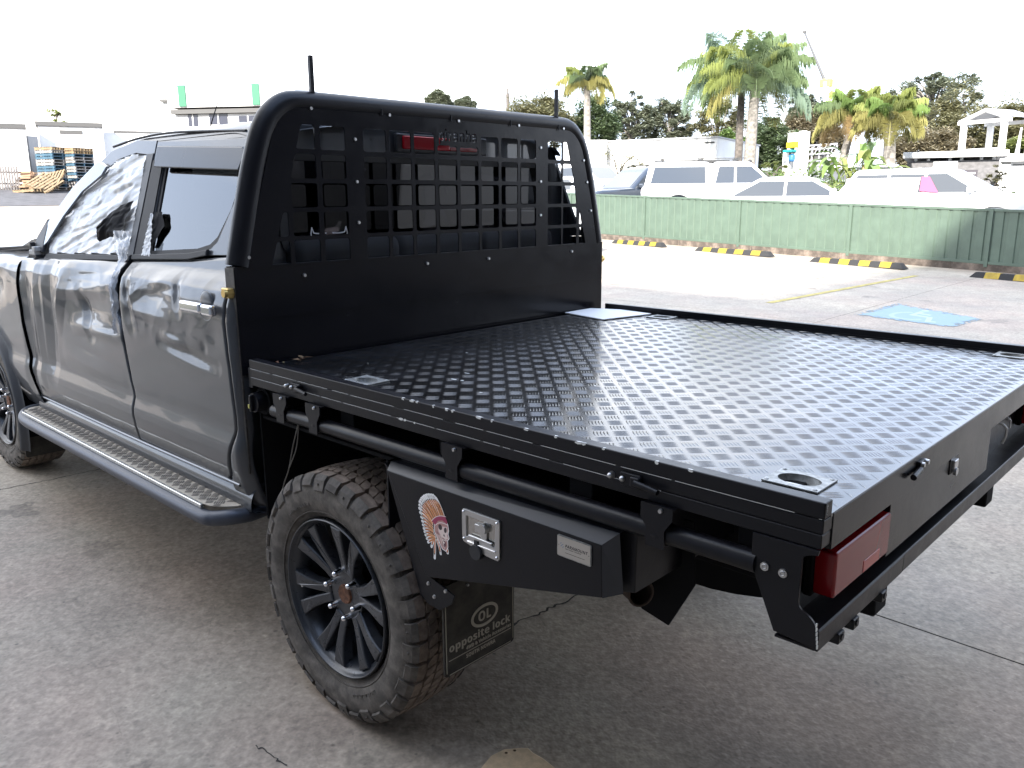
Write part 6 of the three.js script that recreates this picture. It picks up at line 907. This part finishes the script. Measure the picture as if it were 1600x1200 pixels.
  const hu = facade('hut_building', 'small white flat-roofed hut beyond the sign wall', 1568, 1625, 31, 31, 252, 3); mesh('wall', box2(0.1, hu.L, 0, hu.H, -3, 0), whiteWall, hu.t); mesh('roof_slab', box2(-0.2, hu.L, hu.H, hu.y(247.5), -3.2, 0.3), whiteWall, hu.t); mesh('vent', box2(hu.px(1577), hu.px(1597), hu.y(258), hu.y(256.5), 0.004, 0.03), capGrey, hu.t);
  { const b = placeOn(1525, 46), t = thing('gazebo', 'white open gazebo frame with a gabled roof among the trees', 'gazebo', [b.x, b.y, b.z], -0.35), H = at(1525, 193, 46).y - b.y, A = at(1525, 173, 46).y - b.y, hw = 1.0; for (const [x, z] of [[-hw, 0], [hw, 0], [-hw, -2], [hw, -2]]) mesh('post', box2(x - 0.11, x + 0.11, 0, H, z - 0.11, z + 0.11, 0.01), whiteWall, t); for (const z of [0, -2]) { mesh('beam', box2(-hw - 0.3, hw + 0.3, H, H + 0.16, z - 0.08, z + 0.08), whiteWall, t); for (const s of [1, -1]) mesh('rafter', rod([s * (hw + 0.25), H + 0.12, z], [0, A, z], 0.09, 0.09, 6), whiteWall, t); } mesh('roof', quads([[[-hw - 0.3, H + 0.2, 0.05], [0, A + 0.1, 0.05], [0, A + 0.1, -2.1], [-hw - 0.3, H + 0.2, -2.1]], [[hw + 0.3, H + 0.2, -2.1], [0, A + 0.1, -2.1], [0, A + 0.1, 0.05], [hw + 0.3, H + 0.2, 0.05]]]), std({ color: rgb(0.3, 0.3, 0.31), roughness: 0.8 }), t); const dk = at(1525, 232, 46).y - b.y; mesh('deck', box2(-1.4, 1.4, 0, dk - 0.3, -2.3, 0.3), whiteWall, t); mesh('handrail', [box2(-hw, hw, dk - 0.06, dk, -0.04, 0.04), ...Array.from({ length: 9 }, (_, k) => box2(-hw + k * 0.25 - 0.03, -hw + k * 0.25 + 0.03, dk - 0.32, dk - 0.05, -0.03, 0.03))], whiteWall, t); }
  { const b = placeOn(1578, 38), t = thing('tapered_pole', 'white tapered pole standing before the trees', 'pole', [b.x, b.y, b.z]), h = at(1578, 200, 38).y - b.y; mesh('shaft', rod([0, 0, 0], [0.12, h, 0], 0.17, 0.03, 10), whiteWall, t); mesh('footing', box(0.5, 0.2, 0.5, 0, 0.08, 0, 0.02), whiteWall, t); }
  { const b = placeOn(1366, 31.6), t = thing('slate_slab', 'grey slate slab standing behind the far white hatchback', 'slab', [b.x - 0.45, b.y, b.z], -0.4), h = at(1350, 250, 31.6).y - b.y; mesh('stone', extrude(poly([[-0.45, 0], [0.45, 0], [0.42, h], [0.05, h * 0.99], [-0.3, h * 0.78], [-0.42, h * 0.6]]), 0.12, 0.02), gs, t); mesh('footing', box(1.0, 0.15, 0.35, 0, 0.05, 0.06, 0.02), gs, t); }
  { const b = placeOn(1243, 38), t = thing('play_tower', 'white play tower with yellow, teal and blue panels', 'play tower', [b.x, b.y, b.z], -0.3), Y = (v) => at(1243, v, 38).y - b.y, s = 38 / FOCAL, X = (u) => (u - 1243) * s; for (const [u, v] of [[1226, 207], [1258, 207], [1240, 207]]) mesh('post', box2(X(u) - 0.06, X(u) + 0.06, 0, Y(v), -0.06, 0.06), whiteWall, t); mesh('post', box2(X(1251), X(1260), 0, Y(206), 0.1, 0.3, 0.01), whiteWall, t); for (const v of [207, 213, 219]) mesh('rail', box2(X(1224), X(1260), Y(v) - 0.05, Y(v), -0.05, 0.05), whiteWall, t); for (let k = 0; k < 6; k++) mesh('baluster', box2(X(1226 + k * 5), X(1228 + k * 5), Y(220), Y(207), -0.03, 0.03), whiteWall, t); mesh('yellow_panel', box2(X(1222), X(1248), Y(231), Y(221), -0.1, 0.1, 0.05), std({ color: rgb(0.38, 0.29, 0.015), roughness: 0.5 }), t); mesh('teal_roof', box2(X(1226), X(1242), Y(238), Y(234), -0.4, 0.4, 0.03), std({ color: rgb(0.01, 0.2, 0.2), roughness: 0.5 }), t); mesh('blue_slide', box2(X(1231), X(1240), Y(253), Y(240), -0.25, 0.25, 0.12), std({ color: rgb(0.03, 0.13, 0.27), roughness: 0.4 }), t); mesh('base_panel', box2(X(1205), X(1232), 0, Y(236), -0.6, -0.3, 0.03), whiteWall, t); }
  { const b = placeOn(1282, 40), t = thing('steel_rack', 'pale steel lattice rack standing right of the play tower', 'rack', [b.x, b.y, b.z], -0.3), s = 40 / FOCAL, Y = (v) => at(1282, v, 40).y - b.y, X = (u) => (u - 1282) * s; const gm = std({ color: rgb(0.45, 0.45, 0.47), roughness: 0.5, metalness: 0.4 }); for (const u of [1262, 1275, 1290, 1304]) mesh('upright', box2(X(u) - 0.03, X(u) + 0.03, 0, Y(228), -0.03, 0.03), gm, t); for (const v of [226, 232, 240, 250, 258]) mesh('beam', box2(X(1258), X(1306), Y(v) - 0.04, Y(v) + 0.03, 0.03, 0.08), gm, t); for (let k = 0; k < 6; k++) mesh('brace', rod([X(1262 + k * 7), Y(240), 0.1], [X(1268 + k * 7), Y(228), 0.1], 0.025, 0.025, 5), gm, t); for (const [a, b2, v0, v1] of [[1266, 1278, 248, 241], [1282, 1298, 256, 245]]) mesh('bin', box2(X(a), X(b2), Y(v0), Y(v1), -0.3, 0.0, 0.02), capGrey, t); }
  { const b = placeOn(1300, 75), t = thing('crane', 'mobile crane with a thin raised jib far behind the palms', 'crane', [b.x, b.y, b.z]), P = (u, v) => at(u, v, 75).sub(b).toArray(); mesh('jib', rod(P(1291, 132), P(1257, 50), 0.13, 0.07, 6), std({ color: rgb(0.07, 0.07, 0.072), roughness: 0.6 }), t); mesh('mast', rod(P(1300, 250), P(1291, 128), 0.5, 0.35, 8), whiteWall, t); mesh('head', box(0.9, 0.6, 0.6, ...P(1291, 130), 0.05), std({ color: rgb(0.6, 0.5, 0.08), roughness: 0.6 }), t); mesh('jib_tip', box(0.25, 0.18, 0.18, ...P(1257, 50)), capGrey, t); mesh('carrier', box(2.6, 1.6, 6, 0, 0.9, 0, 0.1), whiteWall, t); }
}
scene.traverse((o) => { if (o.isMesh) { o.castShadow = o.receiveShadow = true; } });
renderer.render(scene, camera);
